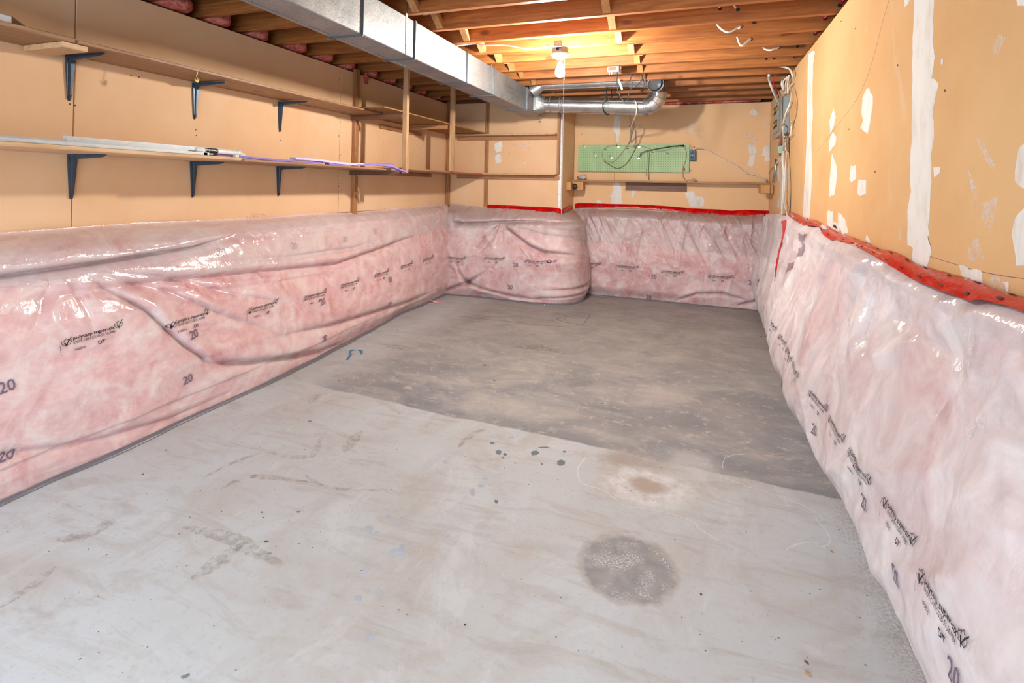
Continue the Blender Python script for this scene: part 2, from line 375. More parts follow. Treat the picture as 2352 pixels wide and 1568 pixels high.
# round dark patch with white bloom
d = dist(-.195, 1.70, 1.0, 1.0, .034, 16)
col = s.mix(s.math('MULTIPLY', s.ramp(d, [(.150, 1.0), (.165, .0)]), .55), col, (.36, .315, .275))
col = s.mix(s.math('MULTIPLY', s.ramp(d, [(.138, 1.0), (.146, 0.0)]), .9), col, s.ramp(s.noise(v, 22, 5), [(.3, (.24, .25, .265)), (.7, (.36, .345, .34))]))
sp = s.math('MULTIPLY', s.ramp(s.noise(v, 150, 5, .8), [(.50, 0.0), (.56, 1.0)]), s.ramp(s.noise(v, 9, 3), [(.46, 0.0), (.58, 1.0)]))
col = s.mix(s.math('MULTIPLY', sp, s.ramp(d, [(.13, .8), (.15, 0.0)])), col, (.72, .73, .74))
# white ring stain with a tan heart
d2 = dist(-.185, 2.19, .95, 1.2, .05, 8)
ring = s.math('MULTIPLY', s.ramp(d2, [(.05, 0.0), (.085, 1.0)]), s.ramp(d2, [(.13, 1.0), (.20, 0.0)]))
col = s.mix(s.math('MULTIPLY', ring, s.ramp(s.noise(v, 24, 6, .75), [(.38, .1), (.6, .95)])), col, (.72, .72, .73))
heart = s.ramp(d2, [(.05, 1.0), (.075, 0.0)]); col = s.mix(s.math('MULTIPLY', heart, .55), col, (.40, .30, .22))
d5 = dist(-.27, 2.36, .7, 1.5, .05, 12); col = s.mix(s.math('MULTIPLY', s.ramp(d5, [(.05, 1.0), (.12, 0.0)]), .55), col, (.34, .27, .22))
d3 = dist(-.02, 2.47, .8, 1.0, .06, 11); col = s.mix(s.math('MULTIPLY', s.ramp(d3, [(.04, 1.0), (.13, 0.0)]), .6), col, (.60, .60, .62))
# dusting of dark overspray along the right wall
dr = s.math('ADD', s.math('SUBTRACT', .52, X), s.math('MULTIPLY', s.noise(v, 5, 4), .10))
col = s.mix(s.math('MULTIPLY', s.ramp(dr, [(.0, 1.0), (.12, 0.0)]), s.ramp(s.noise(v, 110, 3, .8), [(.42, 0.0), (.62, .7)])), col, (.16, .12, .09))
vo = s.new('ShaderNodeTexVoronoi'); vo.inputs['Scale'].default_value = 15; s.lk(s.coords(), vo.inputs['Vector'])
col = s.mix(s.math('MULTIPLY', s.ramp(vo.outputs['Distance'], [(.035, 1.0), (.055, 0.0)]), .75), col, (.09, .07, .06))
sc_ = s.noise(s.coords(scale=(.18, 2.2, 1), rot=(0, 0, R(-38))), 26, 6, .8); col = s.mix(s.math('MULTIPLY', s.ramp(sc_, [(.66, 0.0), (.74, 1.0)]), .35), col, (.28, .26, .25))
M['floor'] = s.fin(col, .62, nrm=s.bump(s.math('ADD', n2, s.math('MULTIPLY', n3, .3)), .12, .006), spec=.35)

# ---------------------------------------------------------------- setting
XL, XR, YB, YJ, XJ, ZC = -2.727, .655, 6.0, 5.42, -1.387, 2.12
Y0 = -1.6
tag(boxo('floor', (-3.1, Y0, -.12), (1.1, 6.3, 0), M['floor'], loc=(0, 0, 0)), kind='structure')
def wall_panel(name, a, b, m, parent): return boxo(name, a, b, m, parent, ch=.0025)
def structure_box(name, a, b, m): return tag(boxo(name, a, b, m), kind='structure')
wl = structure_box('wall_left', (-3.05, Y0, 0), (XL-.014, 6.25, ZC), M['conc'])
for y0, y1 in ((Y0, .32), (.323, 1.598), (1.602, 3.498), (3.502, 5.417)):
    wall_panel('drywall_sheet', (XL-.013, y0, .955), (XL, y1, ZC-.004), M['dwl'], wl)
boxo('bottom_plate', (XL-.02, .5, .925), (XL-.002, 5.4, .952), M['raily'], wl)
wj = structure_box('wall_back_left', (XL-.013, YJ+.014, 0), (XJ-.014, 6.25, ZC), M['conc'])
for x0, x1 in ((XL, -2.243), (-2.239, XJ-.002)): wall_panel('drywall_sheet', (x0, YJ, .93), (x1, YJ+.013, ZC-.004), M['dwl'], wj)
wall_panel('drywall_sheet', (XJ-.013, YJ+.004, .93), (XJ, YB, ZC-.004), M['dwr'], wj)
b = MB(); b.box((XJ-.03, YJ-.003, .95), (XJ+.002, YJ-.0005, ZC-.01)); b.box((XJ+.0005, YJ-.003, .95), (XJ+.003, YJ+.02, ZC-.01))
b.build('corner_bead', M['bead'], wj)
wb = structure_box('wall_back', (XJ, YB+.014, 0), (1.0, 6.25, ZC), M['conc'])
for x0, x1 in ((XJ+.001, -.921), (-.919, .672)): wall_panel('drywall_sheet', (x0, YB, .93), (x1, YB+.013, ZC-.004), M['dwr'], wb)
wr = structure_box('wall_right', (XR+.03, Y0, 0), (1.0, 6.25, ZC+.02), M['conc'])
for y0, y1 in ((Y0, .8), (.802, 2.026), (2.028, 3.985), (3.987, 4.60)): wall_panel('drywall_sheet', (XR, y0, .93), (XR+.013, y1, ZC+.008), M['dwx'], wr)
wall_panel('drywall_sheet', (.672, 4.4, .93), (.684, 5.995, ZC), M['dwr'], wr)
b = MB(); b.box((-3.05, Y0, 1.86), (1.0, Y0+.03, 2.375)); tag(b.build('light_block_header', M['dwr'], None, loc=(0, Y0, 1.86)), kind='structure')  # unseen header, added to keep world light off the ceiling
# ceiling: subfloor boards over joists, with cross bridging
ZJ = 2.14
ce = structure_box('ceiling', (-3.05, Y0, ZJ+.235), (1.0, 6.25, ZJ+.26), M['sub'])
for a_, b_ in (((-3.10, Y0, 1.9), (-3.045, 6.3, 2.40)), ((.985, Y0, 1.9), (1.05, 6.3, 2.40)), ((-3.10, 6.20, 1.9), (1.05, 6.28, 2.40))):
    boxo('rim_board', a_, b_, M['sub'], ce)
JY = [2.892+.305*k for k in range(-14, 11)]
for k, y in enumerate(JY):
    dz = random.uniform(-.003, .003)
    o = boxo('joist', (-3.03, y-.038, ZJ+dz), (.98, y, ZJ+.235), M['jx'], ce, ch=.003)
for k in range(len(JY)-1):
    ya, yb = JY[k], JY[k+1]-.038
    for xc in (-1.50, -.51):
        xo = xc + random.uniform(-.03, .03)
        for sgn in (0, 1):
            x = xo + (.045 if sgn else 0)
            z0, z1 = ZJ+.03, ZJ+.215
            p0, p1 = ((ya, z0), (yb, z1)) if sgn else ((yb, z0), (ya, z1))
            d = Vector((0, p1[0]-p0[0], p1[1]-p0[1])).normalized(); q = Vector((0, -d.z, d.y))*.019
            A = Vector((x, p0[0], p0[1])); B = Vector((x, p1[0], p1[1]))
            A = A + Vector((0, 0, -.012))
            MB().prism([A-q, A+q, B+q, B-q], (.042, 0, 0)).build('bridging', M['jz'], ce)
# ---- joint compound on the boards
def patch(poly, fx, name, m, parent, n, th=.0016, jag=.004, dn=None):
    """poly = photo points on a board; edges roughened; thickness th along normal n"""
    P = [fx(*p) for p in poly]; out = []
    for i in range(len(P)):
        a, b_ = P[i], P[(i+1) % len(P)]; L = (b_-a).length; k = max(1, int(L/.018))
        dirn = (b_-a).normalized() if L > 0 else Vector((0, 0, 1)); side = dirn.cross(Vector(n))
        for j in range(k):
            q = a.lerp(b_, j/k); 
            if j: q = q + side*random.uniform(-jag, jag)
            out.append(q)
    c = sum(out, Vector())/len(out); n_ = Vector(n)*th
    N = len(out); V = [p for p in out] + [p.lerp(c, .03)+n_ for p in out]
    import mathutils
    me_f = [(i, (i+1) % N, N+(i+1) % N, N+i) for i in range(N)]
    tri = mathutils.geometry.tessellate_polygon([[p for p in V[N:]]])
    Fs = me_f + [tuple(N+i for i in t) for t in tri]
    return mesh_obj(name, V, Fs, m, parent)
fr_ = lambda x, y: PX(1850+x/2.239, y/2.239, 'x', XR-.0002)
RP = [
 [(15,275),(40,262),(50,270),(40,330),(36,480),(38,600),(30,700),(34,900),(28,1000),(20,1128),(-12,1118),(-2,900),(8,700),(10,480)],
 [(145,555),(157,600),(150,640),(130,690),(125,620)], [(140,680),(160,700),(155,740),(120,790),(125,720)],
 [(138,790),(160,850),(162,905),(150,1000),(125,1012),(124,960),(130,870)],
 [(315,455),(330,455),(335,480),(347,495),(345,560),(335,620),(320,690),(283,660),(300,620),(288,590),(295,500)],
 [(235,850),(260,850),(262,920),(240,940),(228,925)], [(275,920),(312,922),(312,1000),(290,1010),(268,995)],
 [(115,1085),(140,1085),(145,1180),(112,1160)], [(170,1090),(205,1130),(220,1200),(190,1205),(168,1150)], [(300,1228),(312,1225),(318,1205),(336,1250)],
 [(540,-260),(668,-260),(662,0),(655,200),(662,300),(650,400),(685,430),(668,500),(655,560),(662,690),(645,800),(648,900),(640,1050),(630,1230),(648,1290),(625,1370),(590,1370),(550,1340),(555,1280),(525,1260),(525,1100),(545,1000),(540,900),(550,600),(550,300),(562,0)],
 [(660,860),(697,857),(690,890),(665,915)],
 [(1240,690),(1140,720),(1100,760),(1085,840),(1078,930),(1124,970),(1240,990)],
 [(1240,1040),(1124,1070),(1075,1130),(1062,1200),(1075,1280),(1085,1370),(1124,1366),(1240,1380)],
 [(792,1362),(830,1370),(850,1390),(905,1390),(912,1455),(808,1425)], [(510,-20),(540,0),(530,20),(512,38)], [(1085,-20),(1140,-20),(1124,30),(1095,30)],
 [(655,280),(665,278),(668,305),(658,308)], [(700,305),(708,300),(708,330),(700,333)], [(1015,1450),(1045,1448),(1045,1500),(1035,1500),(1030,1462)]]
for p in RP: patch(p, fr_, 'joint_compound', M['mud'], wr, (-1, 0, 0))
for p in [[(880,700),(905,720),(975,840),(965,865),(945,860),(900,760)],[(835,870),(850,880),(885,1010),(880,1090),(860,1010)],[(905,1050),(985,1010),(980,1110),(950,1180),(910,1130)],[(830,1300),(880,1220),(920,1330),(850,1350)],[(925,1430),(1010,1425),(1030,1490),(945,1480)],[(980,180),(1030,190),(990,280),(960,280)],[(225,1340),(305,1225),(310,1245)],
          [(480,1180),(492,1170),(490,1250),(484,1240)]]:
    patch(p, fr_, 'compound_smear', M['smear'], wr, (-1, 0, 0), .0006)
fb_ = lambda x, y: PX(1300+x/4.276, 280+y/4.276, 'y', YB-.0002)
BP = [[(475,-60),(545,-60),(535,0),(530,100),(520,200),(490,200),(490,120),(465,90)], [(680,20),(730,20),(720,90),(690,200),(635,205),(640,100)],
 [(1180,30),(1300,5),(1320,20),(1290,60),(1325,140),(1300,145),(1270,90),(1215,140),(1180,100)], [(1830,-130),(1870,-110),(1880,-70),(1840,-60),(1800,-90)],
 [(1770,110),(1830,95),(1850,120),(1880,180),(1840,220),(1790,190),(1755,150)], [(1785,220),(1850,225),(1880,290),(1850,320),(1800,310)],
 [(1800,330),(1860,320),(1850,390),(1830,440),(1785,430)], [(1940,250),(2003,220),(2003,380),(1950,390),(1960,330),(1920,330)],
 [(470,600),(520,595),(545,640),(545,770),(560,815),(440,810),(445,740),(420,730),(455,690)], [(645,665),(685,670),(680,700),(645,760)],
 [(1165,700),(1215,680),(1265,685),(1270,730),(1330,730),(1365,770),(1350,830),(1215,830),(1200,770)], [(300,770),(335,765),(345,800),(300,800)]]
for i, p in enumerate(BP): patch(p, fb_, 'joint_compound', M['mud'] if i not in (1, 2, 4) else M['smear'], wb, (0, -1, 0))
fj_ = lambda x, y: PX(1000+x/4.9, 200+y/4.9, 'y', YJ-.0002)
for p in [[(665,640),(740,605),(760,660),(740,720),(685,740),(665,690)], [(665,770),(720,748),(745,790),(740,840),(680,860)], [(995,845),(1012,843),(1016,862),(998,866)]]:
    patch(p, fj_, 'joint_compound', M['mud'], wj, (0, -1, 0))
patch([(862,645),(1065,625),(1060,700),(1000,690)], fj_, 'compound_smear', M['smear'], wj, (0, -1, 0), .0006)
frr = lambda x, y: PX(1740+x/8.25, 330+y/8.25, 'x', .6718)
for p in [[(380,260),(430,262),(450,350),(375,350)],[(355,420),(400,400),(425,730),(405,720),(360,560)],[(545,370),(565,380),(575,600),(545,900),(525,1250),(500,1250),(530,700)],[(400,1050),(420,1050),(410,1200),(385,1220),(372,1180)],[(645,345),(670,350),(660,600),(630,860),(608,800),(635,560)],[(445,460),(480,440),(480,900),(450,1240),(430,1240)]]:
    patch(p, frr, 'joint_compound', M['mud'], wr, (-1, 0, 0))
# screw heads in the boards (small, one joined part per wall)
def screws(pts, ax, v, parent, n):
    b = MB(); n = Vector(n)
    for x, y in pts:
        c = PX(x, y, ax, v); a = n.orthogonal().normalized(); q = n.cross(a); r = .0045
        ring = [c + (a*math.cos(t)+q*math.sin(t))*r for t in [k*math.pi/4 for k in range(8)]]
        b.add([p-n*.0005 for p in ring]+[p.lerp(c, .3)+n*.0012 for p in ring], [(i, (i+1) % 8, 8+(i+1) % 8, 8+i) for i in range(8)]+[tuple(range(8, 16))])
    tag(b.build('screw_head', M['screw'], parent), kind='stuff')
screws([(161,150),(173,242),(161,239),(170,163),(450,298),(451,311),(532,71),(470,40),(648,104),(768,148),(780,182),(785,195),(781,232),(782,280),(778,312),(782,357),(777,362),(645,322),(880,328),(880,360),(957,332),(957,359),(783,422),(778,428),(440,507),(648,500),(753,493),(795,487),(884,480),(301,173),(319,177)], 'x', XL+.0003, wl, (1, 0, 0))
screws([(1034,470),(1195,315),(1010,478),(1281,447),(1170,352)], 'y', YJ-.0003, wj, (0, -1, 0))
screws([(1336,287),(1336,308),(1334,263),(1617,232),(1660,233),(1725,232),(1387,452),(1587,391),(1468,440),(1488,440),(1653,418)], 'y', YB-.0003, wb, (0, -1, 0))
screws([(1932,49),(2010,394),(2062,150),(1965,66),(1950,297),(2170,208)], 'x', XR-.0003, wr, (-1, 0, 0))
# pencil marks and dirt lines
b = MB(); b.tube([fr_(*p) for p in spline([Vector((x, y, 0)) for x, y in [(640,1318),(760,1355),(900,1395),(1030,1420),(1124,1432)]], 5) for p in [(p.x, p.y)]], .0008, 4)
b.tube([fr_(p.x, p.y) for p in spline([Vector((x, y, 0)) for x, y in [(430,0),(395,120),(340,330),(270,500),(160,650),(60,780)]], 6)], .0006, 4)
b.build('pencil_line', M['greyink'], wr)
b = MB(); pj = [PX(x, y, 'x', XL+.0004) for x, y in [(565,497),(572,502),(577,499),(576,492),(582,490),(583,499),(588,490),(592,498),(596,491),(606,493),(612,498),(600,500)]]
b.tube(pj, .0008, 4); b.build('pencil_line', M['greyink'], wl)
# ---- pink batt ends showing between the joists over the walls
def vnoise(x, y, seed=0):
    tb = np.random.RandomState(seed).rand(256, 256); x = np.asarray(x, float); y = np.asarray(y, float)
    xi = np.floor(x).astype(int); yi = np.floor(y).astype(int); fx = x-xi; fy = y-yi
    fx = fx*fx*fx*(fx*(fx*6-15)+10); fy = fy*fy*fy*(fy*(fy*6-15)+10)
    g = lambda a, b_: tb[a & 255, b_ & 255]
    return (g(xi, yi)*(1-fx)+g(xi+1, yi)*fx)*(1-fy)+(g(xi, yi+1)*(1-fx)+g(xi+1, yi+1)*fx)*fy
def fbm(x, y, seed=0, o=4, r=.5):
    t = 0; a = 1; tot = 0
    for k in range(o): t = t+a*vnoise(x*2**k, y*2**k, seed+k); tot += a; a *= r
    return t/tot
def ridge(x, y, seed=0, p=3): return (1-np.abs(2*vnoise(x, y, seed)-1))**p
def lump(name, a, b_, m, seed, label, cat, group, amp=.02, parent=None):
    nx, ny, nz = 14, 10, 6; V = []; Fs = []; c = (Vector(a)+Vector(b_))/2; h = (Vector(b_)-Vector(a))/2
    nu, nv = 22, 12
    for i in range(nv+1):
        ph = math.pi*i/nv
        for k in range(nu):
            t = 2*math.pi*k/nu; f = lambda q: math.copysign(abs(q)**.45, q)
            d = Vector((f(math.sin(ph)*math.cos(t)), f(math.sin(ph)*math.sin(t)), f(math.cos(ph))))
            w = 1+amp*12*(float(vnoise(k*.9+seed, i*.9, seed))-.5)
            if k == 0: w = w
            V.append(c+Vector((d.x*h.x, d.y*h.y, d.z*h.z*w))+Vector((amp*(float(vnoise(k*1.3, i*1.1+seed, seed+3))-.5), 0, 0)))
    for i in range(nv):
        for k in range(nu): Fs.append((i*nu+k, i*nu+(k+1) % nu, (i+1)*nu+(k+1) % nu, (i+1)*nu+k))
    o = mesh_obj(name, V, Fs, m, parent, True, loc=(c.x, c.y, min(a[2], b_[2])))
    return tag(o, label, cat, group) if parent is None else o
ORD = ['first', 'second', 'third', 'fourth', 'fifth', 'sixth', 'seventh', 'eighth', 'ninth', 'tenth', 'eleventh', 'twelfth', 'thirteenth']
for k in range(11, 24):
    y0, y1 = JY[k]+.006, JY[k+1]-.046
    if y1 > 5.5: break
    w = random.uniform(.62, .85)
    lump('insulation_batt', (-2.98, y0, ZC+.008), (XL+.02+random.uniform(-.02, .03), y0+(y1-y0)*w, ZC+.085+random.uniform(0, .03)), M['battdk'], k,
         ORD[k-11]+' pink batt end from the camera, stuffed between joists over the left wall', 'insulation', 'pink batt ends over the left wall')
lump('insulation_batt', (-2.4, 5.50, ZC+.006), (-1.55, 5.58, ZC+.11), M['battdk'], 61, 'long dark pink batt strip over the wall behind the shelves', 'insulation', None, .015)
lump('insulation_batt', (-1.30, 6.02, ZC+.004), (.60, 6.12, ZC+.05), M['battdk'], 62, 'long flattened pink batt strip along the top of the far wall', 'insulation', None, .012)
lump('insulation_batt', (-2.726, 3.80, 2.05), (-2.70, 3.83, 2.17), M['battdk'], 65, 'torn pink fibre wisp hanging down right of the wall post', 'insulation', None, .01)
# ---------------------------------------------------------------- insulation blankets under polythene
def pld(S, Z, poly):
    """distance to a polyline, side sign, and how far along (0..1)"""
    best = np.full(S.shape, 1e9); sg = np.zeros(S.shape); al = np.zeros(S.shape)
    n = len(poly)-1
    for i in range(n):
        ax, az = poly[i]; bx, bz = poly[i+1]; dx, dz = bx-ax, bz-az; L2 = dx*dx+dz*dz+1e-12
        t = np.clip(((S-ax)*dx+(Z-az)*dz)/L2, 0, 1); qx = S-(ax+t*dx); qz = Z-(az+t*dz); d = np.hypot(qx, qz)
        m = d < best; best = np.where(m, d, best); sg = np.where(m, np.sign(dx*qz-dz*qx), sg); al = np.where(m, (i+t)/n, al)
    return best, sg, al
def valley(S, Z, poly, depth, w, lip=0, wl=.05, fade=(.15, .15), side=1):
    d, sg, al = pld(S, Z, poly)
    fd = np.ones(S.shape)
    if fade[0]: fd *= np.clip(al/fade[0], 0, 1)
    if fade[1]: fd *= np.clip((1-al)/fade[1], 0, 1)
    r = -depth*np.exp(-(d/w)**1.3)
    if lip:
        on = (sg*side > 0); r = r + lip*on*(1-np.exp(-d/(.35*w)))*np.exp(-(d/wl)**1.5)
    return r*fd
def sm(x, a, b):
    t = np.clip((x-a)/(b-a), 0, 1); return t*t*(3-2*t)
class Surf:
    def __init__(self, s, v, P): self.s, self.v, self.P = s, v, P      # P[i,j,3]
    def at(self, s, z):
        i = np.clip(np.interp(s, self.s, np.arange(len(self.s))), 0, len(self.s)-1.001); i0 = int(i); f = i-i0
        col = self.P[i0]*(1-f)+self.P[i0+1]*f; zz = col[:, 2]; j = float(np.interp(z, zz, np.arange(len(zz)))); j = min(j, len(zz)-1.001); j0 = int(j)
        return Vector(col[j0]*(1-(j-j0))+col[j0+1]*(j-j0))
    def frame(self, s, z, e=.01):
        p = self.at(s, z); a = self.at(s+e, z)-self.at(s-e, z); b_ = self.at(s, min(z+e, 2))-self.at(s, z-e)
        return p, a, b_
def grid_faces(n, m, flip=False):
    i = np.arange(n-1)[:, None]*m; j = np.arange(m-1)[None, :]; a = (i+j).ravel()
    q = np.stack([a, a+m, a+m+1, a+1], 1)
    return q[:, ::-1] if flip else q
def fast_mesh(name, P, faces, m, parent):
    me = bpy.data.meshes.new(name); V = P.reshape(-1, 3) - np.array(org(parent)); nv, nf = len(V), len(faces)
    me.vertices.add(nv); me.vertices.foreach_set('co', V.ravel()); me.loops.add(nf*4); me.loops.foreach_set('vertex_index', faces.ravel().astype(np.int32))
    me.polygons.add(nf); me.polygons.foreach_set('loop_start', np.arange(0, nf*4, 4, dtype=np.int32))
    me.polygons.foreach_set('use_smooth', np.ones(nf, dtype=bool)); me.update(calc_edges=True); me.validate(); me.materials.append(m)
    o = bpy.data.objects.new(name, me); COL.objects.link(o); o.parent = parent; return o
def blanket(label, path, s, ztop, thick, film_fn, mats, flip, zov=None, seed=0, nv=150, hem=True, group=None):
    """path(s)->(xy, normal) arrays; thick(S,Z)->metres off the wall"""
    xy, nr = path(s); v = np.linspace(0, 1, nv); v = .5*(v+(.5-.5*np.cos(math.pi*v)))
    zt = ztop(s); Z = v[None, :]*zt[:, None]; S = np.repeat(s[:, None], nv, 1)
    T = thick(S, Z, v[None, :]+0*S)
    def surf(T_, zlim=None):
        P = np.zeros(S.shape+(3,)); P[..., 0] = xy[:, 0:1]+nr[:, 0:1]*T_; P[..., 1] = xy[:, 1:2]+nr[:, 1:2]*T_; P[..., 2] = Z; return P
    c = xy[len(s)//2]; root = thing('insulation_blanket', (c[0], c[1], 0), label, 'insulation', group)
    n, m = S.shape; fc = grid_faces(n, m, flip)
    Tb = np.maximum(T-.007+.010*(fbm(S*9, Z*9, seed+40, 4, .6)-.5), .001)
    fast_mesh('glass_fibre_batt', surf(Tb), fc, mats[0], root)
    wr_ = film_fn(S, Z); env = sm(v, 0, .02)[None, :]*1.0
    Tf = np.maximum(T+wr_*env, .003); Pf = surf(Tf); Pf[:, 0, 2] = .002
    fast_mesh('polythene_film', Pf, fc, mats[1], root)
    sf = Surf(s, v, Pf)
    if zov is not None:                                            # second sheet lapping down over the upper part
        zo = zov(s); vv = np.linspace(0, 1, 60); P2 = np.zeros((n, 60, 3))
        for i in range(n):
            zz = zo[i]+(zt[i]+.004-zo[i])*vv; t = np.interp(zz, Z[i], Tf[i])+.005
            P2[i, :, 0] = xy[i, 0]+nr[i, 0]*t; P2[i, :, 1] = xy[i, 1]+nr[i, 1]*t; P2[i, :, 2] = zz
        fast_mesh('film_overlap', P2, grid_faces(n, 60, flip), mats[2], root)
    if hem:
        b_ = MB(); wv = .018+.022*vnoise(s*3.1, s*0+seed, seed+9)
        V = []
        for i in range(0, n, 3):
            p = xy[i]+nr[i]*(Tf[i, 0]); q = p+nr[i]*wv[i]
            V += [(p[0], p[1], .012), (q[0], q[1], .005), (q[0], q[1], .001)]
        k = len(V)//3; b_.add(V, [(3*i+a, 3*i+a+1, 3*i+a+4, 3*i+a+3)[::(1 if flip else -1)] for i in range(k-1) for a in (0, 1)])
        b_.build('film_hem', M['hem'], root, True)
    return root, sf
def PS(pts, ax, v, sk):     # photo points on a plane -> (s, z)
    out = []
    for p in pts:
        q = PX(*p, ax, v); out.append((q[sk], q.z))
    return out
def prof(V, zs, ts): return np.interp(V, zs, ts)

# --- left wall
sL = np.linspace(.55, 5.36, 640)
cL = lambda *pts: PS(pts, 'x', -2.42, 1)
def thickL(S, Z, V):
    g = np.interp(S, [0, 2.3, 3.0, 3.6, 4.5, 5.1, 5.4], [1, 1, .93, .82, .62, .52, .45])
    zz = Z
    low = np.interp(S, [0, 2.4, 3.2, 4.2, 5.4], [.345, .34, .27, .155, .13])
    mid = .355*g
    t = np.where(zz < .12, low+(mid*.97-low)*sm(zz, 0, .12), mid)
    t = t*np.interp(zz, [0, .30, .60, .76, .84, .89, .925, .95, .98], [1, .97, .80, .66, .62, .53, .38, .20, .06])
    t = t*(.10+.90*sm(1-V, -.002, .03))
    t += valley(S, Z, [(.4, .79), (1.22, .812), (1.62, .822), (2.04, .838), (2.35, .885)], .065, .026, .055, .09, (0, .2))
    t += valley(S, Z, [(1.2, .72), (1.8, .70), (2.3, .665), (3.2, .60), (3.9, .65), (4.5, .71)], .05, .028, .03, .12, (.3, .2))
    t += valley(S, Z, [(2.0, .76), (2.7, .715), (3.4, .70), (4.0, .74)], .02, .03, .01, .08, (.3, .3))
    t += valley(S, Z, [(1.5, .70), (2.2, .60), (3.0, .55), (3.5, .60)], .02, .035, .01, .06, (.2, .3))
    t += valley(S, Z, cL((470,832),(560,830),(650,818),(735,806),(800,790)), .05, .02, .03, .10, (.12, .4))
    t += valley(S, Z, cL((600,778),(760,745),(870,716),(960,692),(1005,676)), .045, .025, .03, .10, (.3, .1))
    t += valley(S, Z, cL((215,628),(345,712),(420,790),(478,834)), .035, .014, .028, .06, (.25, .1))
    t += valley(S, Z, cL((230,628),(400,668),(520,725),(640,770)), .022, .018, .018, .06, (.2, .4))
    t += valley(S, Z, cL((240,622),(420,640),(560,680),(700,700)), .018, .02, .014, .06, (.2, .4))
    t += valley(S, Z, cL((190,640),(215,720),(225,800)), .012, .02, 0, .06, (.1, .6))
    t += valley(S, Z, cL((150,640),(110,720),(60,800)), .010, .02, 0, .06, (.1, .6))
    t += valley(S, Z, cL((0,1040),(200,1010),(380,960),(560,880)), .018, .03, .012, .08, (0, .4))
    t += valley(S, Z, cL((1022,640),(1000,600),(990,560)), .0, .02)
    t += .028*(fbm(S*2.4, Z*3.5, 5, 4)-.5)+.010*(ridge(S*1.6-Z*1.0, Z*5, 7, 2)-.4)
    return np.maximum(t, .004)
def filmL(S, Z):
    gz = np.exp(-((Z-.88)/.06)**2)*np.exp(-((S-2.3)/.9)**2)
    return .003+.0022*(ridge(S*5+Z*3, Z*22+S*2, 12, 3))+gz*.010*ridge(S*7, Z*26-S*4, 13, 3)+.002*(fbm(S*16, Z*16, 14)-.5)
pathL = lambda s: (np.stack([np.full_like(s, XL+.001), s], 1), np.tile([1., 0.], (len(s), 1)))
ztL = lambda s: np.interp(s, [.5, 1.3, 1.9, 2.7, 3.3, 3.6, 4.6, 5.1, 5.4], [.965, .962, .968, .955, .962, .948, .962, .972, .985])
zovL = lambda s: np.interp(s, [.5, 1.2, 1.8, 2.6, 3.7, 4.6, 5.4], [.79, .785, .705, .69, .682, .715, .76])+.004*np.sin(s*9)
LLP = [((330,585),(470,578),(545,552),(575,522)), ((250,598),(400,570),(560,532)), ((120,642),(135,655),(140,680)), ((160,638),(180,665),(200,690)), ((185,636),(230,670),(250,700)), ((380,650),(480,672),(620,690)), ((700,520),(716,535),(715,560)), ((565,560),(576,575),(565,597)), ((640,720),(650,760),(640,780))]
_fl0 = filmL
filmL = lambda S, Z: _fl0(S, Z)+sum(valley(S, Z, cL(*l), -.007, .009, 0, .05, (.15, .3)) for l in LLP)
rootL, SL = blanket('long pink insulation blanket under clear film along the left wall below the shelves', pathL, sL, ztL, thickL, filmL,
                    (M['batt'], M['film'], M['film2']), True, zovL, 1)
# --- wall behind the shelves and round the jog
rc = .10
def pathJ(s):      # s runs along x to the corner, then round it and back along the jog
    xy = np.zeros((len(s), 2)); nr = np.zeros((len(s), 2)); s1 = XJ-rc; arc = rc*math.pi/2
    for i, q in enumerate(s):
        if q <= s1: xy[i] = (q, YJ); nr[i] = (0, -1)
        elif q <= s1+arc: a = (q-s1)/rc; xy[i] = (s1+rc*math.sin(a), YJ+rc-rc*math.cos(a)); nr[i] = (math.sin(a), -math.cos(a))
        else: xy[i] = (XJ, YJ+rc+(q-s1-arc)); nr[i] = (1, 0)
    return xy+nr*.001, nr
sJ = np.concatenate([np.linspace(-2.66, XJ-rc, 260)[:-1], np.linspace(XJ-rc, XJ-rc+rc*math.pi/2, 80)[:-1], np.linspace(XJ-rc+rc*math.pi/2, XJ+.50, 40)])
cJ = lambda *pts: PS(pts, 'y', 5.18, 0)
